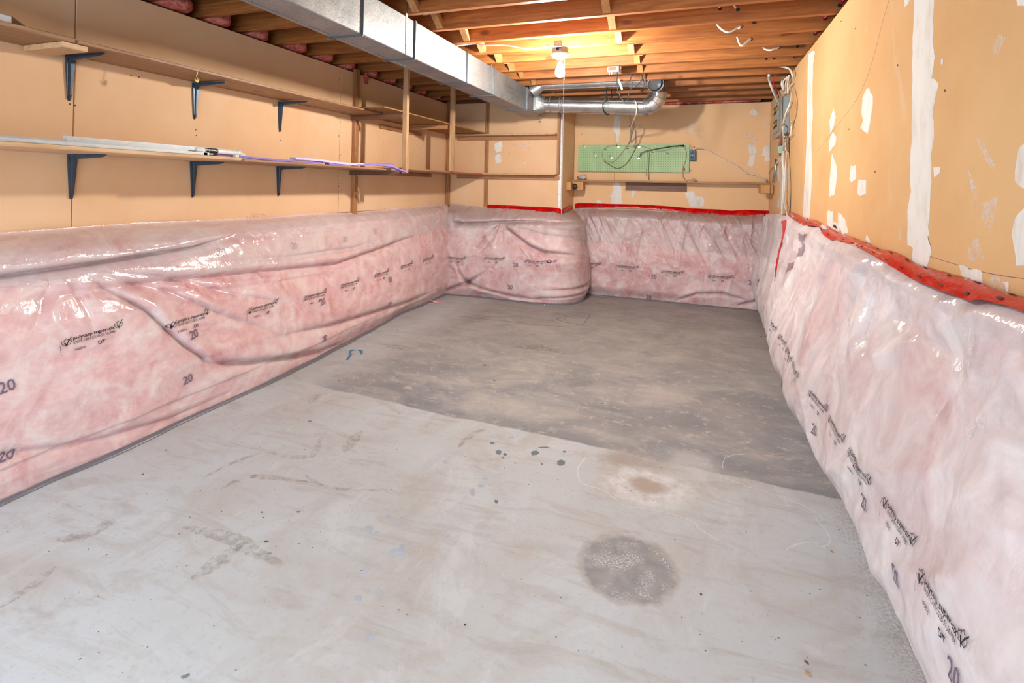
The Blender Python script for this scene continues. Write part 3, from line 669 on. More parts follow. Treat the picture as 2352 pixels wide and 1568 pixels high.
def thickJ(S, Z, V):
    t = .235*np.ones(S.shape)
    low = np.interp(S, [-2.7, -2.45, -2.1, -1.6, -1.35, -1.1, -.9], [.26, .25, .235, .27, .25, .16, .12])
    t = low+(.275-low)*sm(Z, 0, .1); t = t*(1-.22*sm(Z, .38, .80))
    t *= (.05+.95*sm(1-V, 0, .16)**.6)
    t *= 1-.35*sm(S, -1.25, -.95)
    t += valley(S, Z, cJ((1035,512),(1075,514),(1150,510),(1230,508),(1300,512)), .055, .022, .02, .08, (.05, .3))
    t += valley(S, Z, cJ((1150,514),(1190,545),(1220,566),(1275,588)), .055, .018, .03, .08, (.2, .15))
    t += valley(S, Z, cJ((1143,514),(1110,545),(1092,570)), .02, .014, .006, .05, (.1, .5))
    t += valley(S, Z, cJ((1146,514),(1130,550),(1100,585)), .016, .012, .006, .05, (.1, .5))
    t += valley(S, Z, cJ((1150,514),(1155,560)), .014, .012, .0, .05, (.1, .5))
    t += valley(S, Z, cJ((1072,648),(1090,638),(1125,618)), .045, .012, .01, .05, (0, .6))
    t += valley(S, Z, cJ((1072,648),(1055,620),(1048,600)), .03, .012, .01, .05, (0, .6))
    t += valley(S, Z, cJ((1072,648),(1040,660),(1005,672)), .05, .015, .02, .06, (0, .1), -1)
    t += valley(S, Z, cJ((1072,648),(1110,662),(1180,680),(1260,690)), .04, .014, .02, .06, (0, .3), -1)
    t += valley(S, Z, cJ((1245,665),(1290,660),(1320,652)), .04, .014, .02, .06, (.4, 0))
    t += valley(S, Z, cJ((1230,686),(1290,676),(1325,668)), .035, .012, .02, .05, (.4, 0))
    t += valley(S, Z, cJ((1180,556),(1230,570),(1300,610)), .012, .015, 0, .05, (.3, .3))
    t -= .05*np.exp(-((S-PX(1072,648,'y',5.18).x)**2+(Z-PX(1072,648,'y',5.18).z)**2)/.0016)
    t += .03*(fbm(S*4, Z*4, 15, 4)-.5)+.012*(ridge(S*3+Z*3, Z*5-S, 17, 2)-.4)
    return np.maximum(t, .004)
def pleats(S, Z, conv, lines, h, w):
    t = 0
    for l in lines: t = t+valley(S, Z, conv(*l), -h*random.uniform(.7, 1.3), w*random.uniform(.8, 1.4), 0, .05, (.12, .3))
    return t
_c3 = lambda *p: [(980+x/5.6, 440+y/5.6) for x, y in p]
_c4 = lambda *p: [(1300+x/4.2, 440+y/4.2) for x, y in p]
JL = [_c3((920,440),(790,590),(650,780)), _c3((935,450),(900,560),(860,740)), _c3((950,450),(960,560),(900,760)), _c3((1000,440),(1160,560),(1340,690)), _c3((1040,420),(1300,470),(1620,560),(1900,600)), _c3((1400,400),(1600,470),(1900,640)), _c3((990,235),(930,280),(925,330)), _c3((760,260),(790,310),(830,360)), _c3((1170,640),(1260,760),(1330,850)), _c3((1330,760),(1410,900),(1420,940)), _c3((300,250),(440,360),(500,430)), _c3((1700,260),(1850,400),(1930,620)), _c3((1750,500),(1900,520),(1960,660)), _c3((1500,1180),(1650,1250),(1760,1260))]
BL_ = [_c4((75,180),(110,260),(130,370)), _c4((215,190),(280,330),(340,500)), _c4((340,180),(420,310),(480,470)), _c4((300,190),(380,380),(540,660)), _c4((380,260),(620,560),(860,760)), _c4((470,200),(520,270),(560,350)), _c4((610,180),(700,320),(790,430)), _c4((780,210),(860,350),(960,500)), _c4((800,430),(920,560),(1020,720)), _c4((1010,680),(1050,760),(1080,860)), _c4((900,240),(940,420),(1000,560)), _c4((1080,190),(1110,250),(1140,300)), _c4((1340,300),(1280,400),(1240,480)), _c4((1290,400),(1270,460),(1275,530)), _c4((1520,190),(1530,400),(1590,580)), _c4((1540,200),(1600,320),(1700,330)), _c4((1590,600),(1630,760),(1540,980)), _c4((1400,700),(1480,620),(1600,700)), _c4((1340,740),(1380,780),(1450,930)), _c4((1110,400),(1160,410),(1180,440)), _c4((660,590),(690,700),(780,720)), _c4((410,600),(440,680),(560,700)), _c4((1800,200),(1790,400),(1700,560)), _c4((1720,420),(1700,500),(1690,600))]
def filmJ(S, Z): return pleats(S, Z, cJ, JL, .009, .007)+ .003+.006*ridge(S*7-Z*6, Z*6+S*3, 22, 3)*sm(Z, .5, .75)+.0035*ridge(S*9+Z*7, Z*12-S*4, 23, 3)+.002*(fbm(S*16, Z*16, 24)-.5)
ztJ = lambda s: np.interp(s, [-2.7, -2.3, -2.2, -1.6, -1.4, -1.2], [.985, .955, .95, .935, .93, .94])
zovJ = lambda s: np.interp(s, [-2.7, -2.5, -2.0, -1.5, -1.2, -.9], [.70, .735, .73, .72, .58, .52])+.004*np.sin(s*14)
rootJ, SJ = blanket('short puckered pink insulation blanket under the back-corner shelves, wrapped round the jog', pathJ, sJ, ztJ, thickJ, filmJ,
                    (M['batt'], M['filmb'], M['film3']), False, zovJ, 2)
# --- far wall
sB = np.linspace(XJ+.02, .62, 430); cB = lambda *pts: PS(pts, 'y', 5.8, 0)
pathB = lambda s: (np.stack([s, np.full_like(s, YB-.001)], 1), np.tile([0., -1.], (len(s), 1)))
def thickB(S, Z, V):
    low = np.interp(S, [-1.4, -1.1, -.4, .3, .6], [.17, .185, .19, .23, .24])
    t = low+(.235-low)*sm(Z, 0, .12); t = t*(1-.30*sm(Z, .35, .85)); t *= (.04+.96*sm(1-V, 0, .10)**.6)
    t *= .55+.45*sm(S, XJ, XJ+.30)
    for a, w, d in (((1345,485,1380,560),.014,.012), ((1375,485,1412,555),.012,.012), ((1400,485,1430,550),.012,.010), ((1440,485,1500,560),.014,.014), ((1510,490,1560,600),.014,.010), ((1660,500,1680,600),.012,.012), ((1700,500,1725,640),.014,.014), ((1600,520,1590,575),.012,.008)):
        t += valley(S, Z, cB((a[0], a[1]), ((a[0]+a[2])/2+2, (a[1]+a[3])/2-2), (a[2], a[3])), d, w, 0, .05, (.1, .4))
    t += valley(S, Z, cB((1550,690),(1600,672),(1660,672),(1720,690)), .03, .016, .02, .07, (.2, .2))
    t += valley(S, Z, cB((1690,700),(1730,690),(1745,680)), .04, .014, .02, .05, (.3, 0))
    t += valley(S, Z, cB((1732,600),(1735,650),(1742,690)), .03, .02, 0, .05, (.3, 0))
    t += valley(S, Z, cB((1440,690),(1500,694),(1600,702)), .012, .012, .01, .03, (.2, .2))
    t += .026*(fbm(S*3.5, Z*4, 25, 4)-.5)+.010*(ridge(S*5, Z*3+S*2, 27, 2)-.4)
    return np.maximum(t, .004)
def filmB(S, Z):
    up = sm(Z, .22, .55)
    return pleats(S, Z, cB, BL_, .009, .007)+.003+up*(.020*ridge(S*5.5+Z*2.8, Z*1.6-S*.5, 32, 7)+.013*ridge(S*11-Z*1.5+3, Z*2+S*.3, 33, 6)+.007*ridge(S*16+Z*9, Z*5, 36, 4))+.004*ridge(S*9+Z*5, Z*10-S*3, 34, 3)+.002*(fbm(S*18, Z*18, 35)-.5)
ztB = lambda s: np.interp(s, [-1.4, -1.3, -.6, 0, .4, .62], [.935, .955, .96, .945, .93, .955])
zovB = lambda s: np.interp(s, [-1.4, -1.1, -.6, -.1, .4, .62], [.545, .60, .585, .56, .55, .56])+.003*np.sin(s*11)
rootB, SB = blanket('crinkled shiny pink insulation blanket along the far wall below the narrow ledge', pathB, sB, ztB, thickB, filmB,
                    (M['batt'], M['filmb'], M['film3']), False, zovB, 3)
# --- right wall
sR = np.linspace(.55, 5.86, 560); cR = lambda *pts: PS(pts, 'x', .46, 1)
pathR = lambda s: (np.stack([np.interp(s, [4.4, 4.7], [XR-.001, .671]), s], 1), np.tile([-1., 0.], (len(s), 1)))
def thickR(S, Z, V):
    mid = np.interp(S, [0, 1.6, 2.0, 2.5, 3.3, 4.0, 4.6, 5.3, 5.9], [.175, .188, .200, .216, .222, .19, .155, .15, .14])
    low = np.interp(S, [0, 2.0, 3.0, 4.2, 5.3, 5.9], [.10, .10, .12, .10, .09, .11])
    t = low+(mid-low)*sm(Z, 0, .22)
    t = t*(1-.66*sm(Z, .26, .93)); t *= (.25+.75*sm(1-V, 0, .05)**.5)
    far = sm(S, 2.2, 3.4)
    t += far*.030*(ridge(S*5.5+Z*1.1, Z*1.2+3, 41, 2)-.4)+far*.014*(ridge(S*11-Z*.6, Z*1.6, 42, 2)-.4)
    t += sm(S, 4.5, 4.75)*.018*(ridge(S*8, Z*.8, 43, 2)-.4)
    near = 1-sm(S, 2.6, 3.4)
    t += near*.040*(fbm(S*1.6+Z*1.2, Z*1.8-S*.4, 44, 3)-.5)+near*.016*(ridge(S*1.8+Z*3.0, Z*1.5-S*1.2, 45, 3)-.3)
    t += near*sm(Z, .05, .2)*.008*(ridge(S*3+Z*5, Z*5-S*2, 46, 2)-.4)
    t += .016*(fbm(S*5, Z*4, 47, 4)-.5)
    t += valley(S, Z, PS([(2170,650),(2110,700),(2060,745)], 'x', .55, 1), -.014, .022, 0, .05, (0, .4))
    for pl, dp, ww in ((((260,90),(220,350),(230,640),(290,800)),.014,.03), (((400,130),(330,350),(300,560),(310,760)),.016,.035), (((450,200),(400,500),(350,800)),.014,.03), (((640,270),(560,650),(480,1050),(450,1200)),.018,.03), (((660,300),(640,650),(660,900),(760,1150)),.020,.03), (((720,700),(900,870),(1080,1010),(1180,1160)),.022,.05), (((560,600),(600,900),(620,1130)),.014,.022), (((380,620),(400,760),(440,900)),.012,.02), (((1180,1100),(1100,1300),(1080,1480)),.010,.03), (((1500,700),(1460,900),(1500,1100)),.010,.04)):
        t += valley(S, Z, PS([(1730+x/3.016, 480+y/3.016) for x, y in pl], 'x', .50, 1), dp, ww, .4*dp, .06, (.1, .3))
    t += valley(S, Z, PS([(1950,560),(1960,700),(1965,850)], 'x', .52, 1), .016, .025, 0, .05, (.1, .4))
    return np.maximum(t, .006)
def filmR(S, Z): return .003+.004*ridge(S*6+Z*3, Z*2+S*.4, 52, 3)+.003*ridge(S*9-Z*5, Z*8+S*2, 53, 3)+.002*(fbm(S*14, Z*14, 54)-.5)
tapeT = [(1808,488),(1826,490),(1849,501),(1878,508),(1917,530),(1956,544),(1985,555),(2020,571),(2057,579),(2105,605),(2165,624),(2225,641),(2299,669),(2344,680),(2420,700),(2600,748)]
tapeB = [(1810,495),(1819,502),(1844,516),(1878,521),(1889,538),(1907,550),(1935,556),(1961,566),(1995,583),(2045,611),(2105,646),(2180,674),(2232,693),(2262,690),(2352,718),(2460,748),(2650,800)]
tT = [PX(*p, 'x', XR-.003) for p in tapeT]; tB_ = [PX(*p, 'x', XR-.055) for p in tapeB]
_ys = sorted((p.y, p.z) for p in tB_)
ztR = lambda s: np.where(s < 4.5, np.interp(s, [a for a, _ in _ys], [b_ for _, b_ in _ys])+.012, np.interp(s, [4.5, 4.9, 5.4, 5.9], [1.0, 1.01, .985, .96]))
rootR, SR = blanket('tall pale insulation blanket under dusty gathered film along the right wall', pathR, sR, ztR, thickR, filmR,
                    (M['batt'], M['filmr'], M['film2']), False, lambda s: np.interp(s, [0, 4.4, 4.6, 5.9], [.9, .9, .62, .58])+0*s, 4, hem=False)
# ---------------------------------------------------------------- print on the film
def text_geo(txt, size, bold=0.0, sx=1.0):
    c = bpy.data.curves.new('t', 'FONT'); c.body = txt; c.size = size; c.offset = bold*size; c.resolution_u = 2; o = bpy.data.objects.new('t', c); COL.objects.link(o)
    bpy.context.view_layer.update(); me = bpy.data.meshes.new_from_object(o.evaluated_get(bpy.context.evaluated_depsgraph_get()))
    V = [(v.co.x*sx, v.co.y) for v in me.vertices]; Fs = [tuple(p.vertices) for p in me.polygons]
    bpy.data.objects.remove(o); bpy.data.curves.remove(c); bpy.data.meshes.remove(me); return V, Fs
class G2:
    def __init__(s): s.v = []; s.f = []
    def add(s, g, dx=0, dy=0, k=1.0):
        n = len(s.v); s.v += [(x*k+dx, y*k+dy) for x, y in g[0]]; s.f += [tuple(i+n for i in f) for f in g[1]]; return s
    def line(s, pts, w, closed=False):
        P = [Vector(p) for p in pts]; m = len(P)
        for i in range(m if closed else m-1):
            a, b_ = P[i], P[(i+1) % m]; d = (b_-a); 
            if d.length < 1e-9: continue
            d.normalize(); q = Vector((-d.y, d.x))*w/2; n = len(s.v); s.v += [tuple(a-q), tuple(b_-q), tuple(b_+q), tuple(a+q)]; s.f.append((n, n+1, n+2, n+3))
        return s
LEAF = [(0,1),(.16,.62),(.38,.72),(.32,.28),(.58,.52),(.66,.38),(.98,.42),(.86,.18),(1.0,.04),(.62,-.28),(.68,-.46),(.1,-.42),(.05,-.8),(-.05,-.8),(-.1,-.42),(-.68,-.46),(-.62,-.28),(-1.0,.04),(-.86,.18),(-.98,.42),(-.66,.38),(-.58,.52),(-.32,.28),(-.38,.72),(-.16,.62)]
def logo(g, x, y, r):
    g.line([(x+a*r, y+b_*r) for a, b_ in LEAF], r*.09, True)
    g.line([(x-.38*r, y+.15*r), (x-.02*r, y-.62*r)], r*.24); g.line([(x-.02*r, y-.62*r), (x+.25*r, y+.1*r), (x+1.05*r, y+1.05*r)], r*.17)
def film_mark():
    g = G2(); logo(g, .022, .012, .019)
    t1 = text_geo('polytarp super-six', .021, .018, 1.05); w = max(p[0] for p in t1[0]); g.add(t1, .046, .016, 1.0); x1 = .046+w
    t2 = text_geo('69009-CAN/CGSB-51.34-M86', .0165, 0, 1); w2 = max(p[0] for p in t2[0]); k = w/w2
    g.add(([(a*k, b_) for a, b_ in t2[0]], t2[1]), .046, -.001)
    g.add(text_geo('190816', .0145), .046, -.030); g.add(text_geo('DT', .022, .02), .046+w*.56, -.032)
    logo(g, x1+.018, .026, .019)
    g.line([(.004, .006), (-.002, .006), (-.002, -.032), (.004, -.032)], .0012)
    return g.v, g.f
MARK = film_mark(); TWENTY = text_geo('20', .062, .012, .9)
def stamp(geo, surf, s0, z0, sdir, m, parent, name, scale=1.0, tilt=0.0, squeeze=1.0, centre=False, lift=.0035):
    V = []; gx = [v[0] for v in geo[0]]; ox = (min(gx)+max(gx))/2 if centre else 0
    for x, y in geo[0]:
        x = (x-ox)*scale; y = y*scale; xr = x*math.cos(tilt)-y*math.sin(tilt); yr = x*math.sin(tilt)+y*math.cos(tilt)
        s_, z_ = s0+sdir*xr*squeeze, z0+yr
        p, a, b_ = surf.frame(s_, z_, .008); n = a.cross(b_).normalized()*(1 if sdir > 0 else -1)
        V.append(p+n*lift)
    return mesh_obj(name, V, geo[1], m, parent)
# outward normal sign check happens through sdir: text runs left to right as seen from the room
for p, tl in (((147,800),.10), ((388,755),.02), ((568,722),.0), ((700,692),-.02), ((792,664),-.0), ((875,640),.0), ((941,620),.02), ((997,604),.04)):
    q = PX(*p, 'x', -2.40); stamp(MARK, SL, q.y, q.z, 1, M['ink'], rootL, 'printed_mark', 1.0, tl*.5)
for p in ((14,895), (4,1050), (440,772), (423,875), (738,780), (741,696), (911,645), (530,583), (698,568), (817,553), (893,536), (902,702)):
    q = PX(*p, 'x', -2.40); stamp(TWENTY, SL, q.y-.02, max(q.z-.012, .03), 1, M['greyink'], rootL, 'printed_number', .95, random.uniform(-.15, .15), centre=False)
for p in ((1026,594), (1112,595), (1205,602), (1300,612)):
    q = PX(*p, 'y', 5.16); stamp(MARK, SJ, q.x, q.z, 1, M['ink'], rootJ, 'printed_mark', .98, 0)
for p in ((1180,612), (1168,662)):
    q = PX(*p, 'y', 5.16); stamp(TWENTY, SJ, q.x, q.z, 1, M['greyink'], rootJ, 'printed_number', 1.0, 0)
for p in ((1332,606), (1417,613), (1517,625), (1624,636), (1731,642)):
    q = PX(*p, 'y', 5.79); stamp(MARK, SB, q.x, q.z, 1, M['ink'], rootB, 'printed_mark', .98, -.01)
for p in ((1496,638), (1484,686), (1718,652)):
    q = PX(*p, 'y', 5.79); stamp(TWENTY, SB, q.x, max(q.z, .02), 1, M['greyink'], rootB, 'printed_number', 1.0, 0)
for y0 in (1.335, 1.62, 1.905, 2.16, 2.40, 2.78, 3.02, 3.28, 3.62, 5.35):
    stamp(MARK, SR, y0+.05, .365, -1, M['ink'], rootR, 'printed_mark', .95, random.uniform(-.03, .03), .93)
for (x, y, w_, h_) in ((2125,788,.03,.05), (2110,860,.012,.05), (1925,740,.02,.03), (1915,765,.012,.03), (1875,780,.012,.03), (2160,980,.02,.03), (2175,960,.02,.02), (1970,700,.01,.03), (1960,720,.008,.03), (2205,945,.012,.02), (2096,930,.01,.03)):
    q = PX(x, y, 'x', .5); n_ = 14
    ringp = [(w_*math.cos(2*math.pi*k/n_)*random.uniform(.5, 1.2), h_*math.sin(2*math.pi*k/n_)*random.uniform(.5, 1.2)) for k in range(n_)]+[(0, 0)]
    stamp((ringp, [(n_, k, (k+1) % n_) for k in range(n_)]), SR, q.y, q.z, -1, M['smear'], rootR, 'plaster_smear', lift=.006)
for y0, z0 in ((1.17, .285), (1.45, .27), (1.76, .275), (2.3, .25), (2.9, .22)):
    stamp(TWENTY, SR, y0+.06, z0, -1, M['greyink'], rootR, 'printed_number', .9, .1)
# ---------------------------------------------------------------- red sheathing tape
def ribbon(name, top, bot, m, label, cat, k=5, cols=7, crumple=.004, seed=0, conform=None, loc=None):
    A = spline(top, k); B = spline(bot, k); n = max(len(A), len(B))
    def rs(L, n):
        d = [0]
        for i in range(1, len(L)): d.append(d[-1]+(L[i]-L[i-1]).length)
        return [Vector([float(np.interp(d[-1]*i/(n-1), d, [p[c] for p in L])) for c in range(3)]) for i in range(n)]
    A = rs(A, n); B = rs(B, n); V = []
    tot = 0; U = []
    for i in range(n):
        tot += (A[i]-A[i-1]).length if i else 0; U.append(tot)
        for j in range(cols):
            f = j/(cols-1); p = A[i].lerp(B[i], f)
            t = (A[min(i+1, n-1)]-A[max(i-1, 0)]); e = (B[i]-A[i]); nn = t.cross(e)
            nn = nn.normalized() if nn.length > 1e-9 else Vector((0, 0, 1))
            if nn.dot(Vector((0, 0, EYE))-p) < 0: nn = -nn
            bulge = .006*math.sin(math.pi*f)
            p = p+nn*(bulge+crumple*(float(vnoise(tot*22, f*2.2, seed))-.3)*(1 if j else .2)+crumple*.6*float(ridge(tot*48, f*3, seed+2, 2)))
            V.append(p)
    Fs = [(i*cols+j, i*cols+j+1, (i+1)*cols+j+1, (i+1)*cols+j) for i in range(n-1) for j in range(cols-1)]
    c = sum(V, Vector())/len(V); root = thing(name, (c.x, c.y, c.z), label, cat)
    mesh_obj('tape_strip', V, Fs, m, root, True)
    def at(u, f):
        i = float(np.interp(u, U, range(n))); i0 = min(int(i), n-2); g = i-i0; j = f*(cols-1); j0 = min(int(j), cols-2); h = j-j0
        q = lambda a, b_: V[a*cols+b_]
        p = (q(i0, j0)*(1-h)+q(i0, j0+1)*h)*(1-g)+(q(i0+1, j0)*(1-h)+q(i0+1, j0+1)*h)*g
        a = q(i0+1, j0)-q(i0, j0); b_ = q(i0, j0+1)-q(i0, j0); nn = a.cross(b_); nn = nn.normalized() if nn.length else Vector((0, 0, 1))
        if nn.dot(Vector((0, 0, EYE))-p) < 0: nn = -nn
        return p, nn
    return root, at, U[-1], [(B[i]-A[i]).length for i in range(n)], U
def ovals(root, at, L, widths, U, m, step=.095, rx=.014, ry=.008, letters=None, rowoff=(.16, .78)):
    u = .03; k = 0
    lg = text_geo('TUCK\nTAPE', .009, .03, 1.0) if letters else None
    while u < L-.03:
        w = float(np.interp(u, U, widths)); f0 = rowoff[k % 2]; V = []; Fs = []; ang = .35*(1 if k % 2 else -1)
        ring = 16
        for q in range(ring+1):
            if q == ring: x, y = 0, 0
            else: x, y = rx*math.cos(2*math.pi*q/ring), ry*math.sin(2*math.pi*q/ring)
            x, y = x*math.cos(ang)-y*math.sin(ang), x*math.sin(ang)+y*math.cos(ang)
            p, nn = at(u+x, min(max(f0+y/max(w, .02), .01), .99)); V.append(p+nn*.0012)
        Fs = [(ring, q, (q+1) % ring) for q in range(ring)]
        mesh_obj('printed_oval', V, Fs, m, root)
        if letters and u < letters:
            cx = (min(v[0] for v in lg[0])+max(v[0] for v in lg[0]))/2; cy = (min(v[1] for v in lg[0])+max(v[1] for v in lg[0]))/2
            V = []
            for x, y in lg[0]:
                p, nn = at(u+(x-cx)*.85, min(max(f0-(y-cy)*.8/max(w, .02), .01), .99)); V.append(p+nn*.0022)
            mesh_obj('oval_lettering', V, lg[1], M['tape'], root)
        u += step; k += 1
# run the right-hand strip from the near end so that lettering can be given to the largest ovals
rt = [PX(*p, 'x', XR-.004) for p in tapeT][::-1]
rb = []
for p in tapeB[::-1]:
    q = PX(*p, 'x', XR-.06); rb.append(q)
root, at, L, W, U = ribbon('red_tape', rt, rb, M['tape'], 'long crumpled strip of red sheathing tape sealing film to the right wall', 'tape', 6, 9, .005, 3)
ovals(root, at, L, W, U, M['ink'], .078, .019, .0115, letters=1.8)
for k in range(7):
    p, nn = at(.55+.11*k, .12); mk = MB()
    mk.box(p-Vector((.001, .006, .001)), p+Vector((-.003, .006, .001))); mk.build('staple', M['hook'], root)
jt = [PX(x, y, 'y', YJ-.004) for x, y in ((1120,470),(1160,471),(1215,474),(1260,476),(1284,478))]+[Vector((XJ+.004, YJ-.002, jz)) for jz in (.955,)]+[PX(x, y, 'x', XJ+.004) for x, y in ((1300,476),(1313,470))]
jb = [PX(x, y, 'y', YJ-.035) for x, y in ((1119,480),(1160,481),(1215,486),(1260,488),(1284,489))]+[Vector((XJ+.03, YJ-.03, .925))]+[PX(x, y, 'x', XJ+.035) for x, y in ((1302,485),(1314,480))]
root, at, L, W, U = ribbon('red_tape', jt, jb, M['tape'], 'red sheathing tape strip above the puckered blanket, bent round the wall jog', 'tape', 6, 7, .004, 5)
ovals(root, at, L, W, U, M['ink'], .085, .012, .007, rowoff=(.3, .7))
bt = [PX(x, y, 'y', YB-.004) for x, y in ((1321,468),(1337,466),(1400,468),(1480,470),(1540,474),(1600,479),(1650,481),(1680,484),(1705,482),(1740,483),(1768,484))]
bb = [PX(x, y, 'y', YB-.03) for x, y in ((1321,479),(1337,477),(1400,477),(1480,480),(1540,485),(1600,491),(1650,494),(1680,496),(1705,495),(1740,497),(1764,496))]
root, at, L, W, U = ribbon('red_tape', bt, bb, M['tape'], 'straight red sheathing tape strip along the far wall above shiny film', 'tape', 6, 7, .004, 6)
ovals(root, at, L, W, U, M['ink'], .085, .012, .007, rowoff=(.3, .7))
cx_ = lambda x, y, o=0: PX(x, y, 'x', .475-o)
ct = [cx_(1794,509), cx_(1799,527), cx_(1797,545), cx_(1794,562), cx_(1787,585), cx_(1783,610), cx_(1780,644)]
cb = [cx_(1809,505), cx_(1805,528), cx_(1801,547), cx_(1797,563), cx_(1791,586), cx_(1786,612), cx_(1781.5,645)]
ribbon('red_tape', ct, cb, M['tape'], 'short tapering strip of red tape hanging down the back right corner seam', 'tape', 5, 5, .006, 8)
# a loose end of film hanging beside it
ribbon('loose_film_strip', [cx_(1789,548), cx_(1786,570), cx_(1781,600), cx_(1778,640)], [cx_(1795,548), cx_(1789,572), cx_(1784,602), cx_(1779.5,640)], M['film2'], 'narrow loose strip of clear film left of the hanging red tape', 'film', 5, 4, .006, 9)

# ---------------------------------------------------------------- shelving on the left wall
def dup(root, loc, label=None, group=None):
    r = root.copy(); COL.objects.link(r); r.location = loc
    if label: r['label'] = label
    if group: r['group'] = group
    for ch in list(root.children):
        c = ch.copy(); COL.objects.link(c); c.parent = r
        for g in ch.children:
            d = g.copy(); COL.objects.link(d); d.parent = c
    return r
def make_bracket():
    t = thing('shelf_bracket', (XL, 1.578, 1.75), 'dark blue steel bracket under upper shelf, nearest the camera by board seam', 'bracket', 'shelf brackets on the left wall')
    o = Vector((XL, 1.578, 1.75))
    b = MB()      # wall arm: tapering channel with a raised rib
    def arm(L, w0, w1, axis):
        n = 8; V = []
        for i in range(n+1):
            f = i/n; w = w0+(w1-w0)*f; h = (.012+.010*(1-f)) if i < n else .006; d = L*f
            if i == n: w *= .6
            for y, hh in ((-w/2, 0), (-w/2, h*.55), (-w*.22, h*.55), (-w*.14, h), (w*.14, h), (w*.22, h*.55), (w/2, h*.55), (w/2, 0)):
                V.append(o+(Vector((hh, y, -d)) if axis == 'z' else Vector((d, y, -hh-.0005))))
        Fs = [tuple(reversed(range(8))), tuple(range(n*8, n*8+8))]
        for i in range(n):
            for k in range(8): Fs.append((i*8+k, i*8+(k+1) % 8, (i+1)*8+(k+1) % 8, (i+1)*8+k))
        b.add(V, Fs if axis == 'z' else [tuple(reversed(f)) for f in Fs])
    arm(.205, .040, .014, 'z'); b.build('wall_arm', M['bracket'], t)
    b = MB(); arm(.232, .036, .012, 'x'); b.build('shelf_arm', M['bracket'], t)
    b = MB()
    pts = [(.012, -.012)]+[(.014+.045*(1-math.sin(a)), -.014-.045*(1-math.cos(a))) for a in [k*math.pi/12 for k in range(7)]]
    b.prism([o+Vector((x, -.0035, z)) for x, z in pts], (0, .007, 0)); b.build('gusset', M['bracket'], t)
    b = MB()
    for z in (-.042, -.192): b.lathe(o+Vector((.012 if z > -.1 else .0065, 0, z)), [(.0001, .006), (.0045, .0055), (.0055, .002), (.0055, 0)], 10, 'x')
    b.build('screw', M['screw'], t); return t
br = make_bracket()
names = [('upper', 1.578, 1.752, None), ('upper', 2.212, 1.747, 'dark blue steel bracket under upper shelf below the yellow glue drip'), ('upper', 2.858, 1.741, 'dark blue steel bracket under upper shelf, farthest of its row'),
         ('lower', 1.594, 1.303, 'dark blue steel bracket under lower shelf, nearest the camera by board seam'), ('lower', 2.209, 1.300, 'dark blue steel bracket under lower shelf, middle of its row'), ('lower', 2.855, 1.3, 'dark blue steel bracket under lower shelf, right of its row below purple foam')]
for i, (a, y, z, lb) in enumerate(names):
    if i == 0: br.location = (XL+.0005, y, z); br_m = br
    else:
        b2 = dup(br, (XL+.0005, y, z), lb)
def plank(name, a, b_, m, label, cat, ch=.002, group=None): return tag(boxo(name, a, b_, m, ch=ch), label, cat, group)
XS1 = -2.432; XS2 = -2.235
plank('shelf_board', (XL+.001, .15, 1.7525), (XS1-.01, 1.44, 1.772), M['bary'], 'upper shelf board at the near left, thicker edge, carrying a white box', 'shelf')
plank('shelf_board', (XL+.001, 1.441, 1.7525), (XS1, 3.655, 1.7665), M['bary'], 'long thin upper shelf board on the blue brackets', 'shelf')
plank('shelf_board', (XL+.001, 3.40, 1.768), (XS2-.01, 5.36, 1.7785), M['osb'], 'upper chipboard shelf of coarse strands beyond the wall post', 'shelf')
plank('shelf_board', (XL+.001, .15, 1.3035), (-2.30, 2.15, 1.3205), M['edge'], 'lower shelf board at the near left under the aluminium tracks', 'shelf')
plank('shelf_board', (XL+.001, 2.153, 1.3005), (-2.285, 3.66, 1.3135), M['bary'], 'lower shelf board under purple foam between two brackets', 'shelf')
plank('shelf_board', (XL+.001, 3.662, 1.313), (XS2-.005, 5.36, 1.3255), M['bary'], 'lower shelf board beyond the wall post with red print on edge', 'shelf')
plank('shelf_board', (-2.62, 5.30, 1.744), (XJ-.045, YJ-.001, 1.756), M['edge'], 'upper back-corner shelf board between two uprights', 'shelf')
plank('shelf_board', (-2.62, 5.30, 1.318), (XJ-.045, YJ-.001, 1.330), M['edge'], 'lower back-corner shelf board between two uprights', 'shelf')
# cleats, rails and posts
plank('wall_cleat', (XL+.001, 4.04, 1.690), (XL+.022, 4.77, 1.727), M['raily'], 'short wooden cleat on the left wall below the strand-board shelf', 'cleat')
plank('wall_cleat', (XL+.001, 3.93, 1.272), (XL+.022, 5.0, 1.307), M['raily'], 'dark wooden cleat on the left wall below the lower far shelf', 'cleat')
plank('wall_cleat', (-2.60, YJ-.022, 1.700), (XJ-.05, YJ-.001, 1.736), M['railx'], 'long brown ledger under the upper back-corner shelf', 'cleat')
plank('wall_cleat', (-2.60, YJ-.022, 1.268), (XJ-.02, YJ-.001, 1.315), M['railx'], 'long brown ledger under the lower back-corner shelf', 'cleat')
plank('shelf_rail', (XL+.001, 3.630, 1.713), (XS2-.005, 3.649, 1.7515), M['darkx'], 'dark stained cross rail under the end of the upper shelf', 'rail')
plank('shelf_rail', (XL+.001, 3.630, 1.262), (XS2-.03, 3.649, 1.2995), M['darkx'], 'dark stained cross rail under the end of the lower shelf', 'rail')
plank('shelf_rail', (XL+.06, 4.468, 1.722), (XS2-.03, 4.487, 1.767), M['railx'], 'short pale-ended cross rail under the strand-board shelf', 'rail')
plank('shelf_post', (XL+.001, 3.652, .93), (XL+.036, 3.700, 2.14), M['postz'], 'brown wooden post on the left wall, full height, nearer one', 'post', .003)
plank('shelf_post', (XL+.001, 5.362, .945), (XL+.040, 5.412, 2.14), M['postz'], 'brown wooden post standing in the back left corner', 'post', .003)
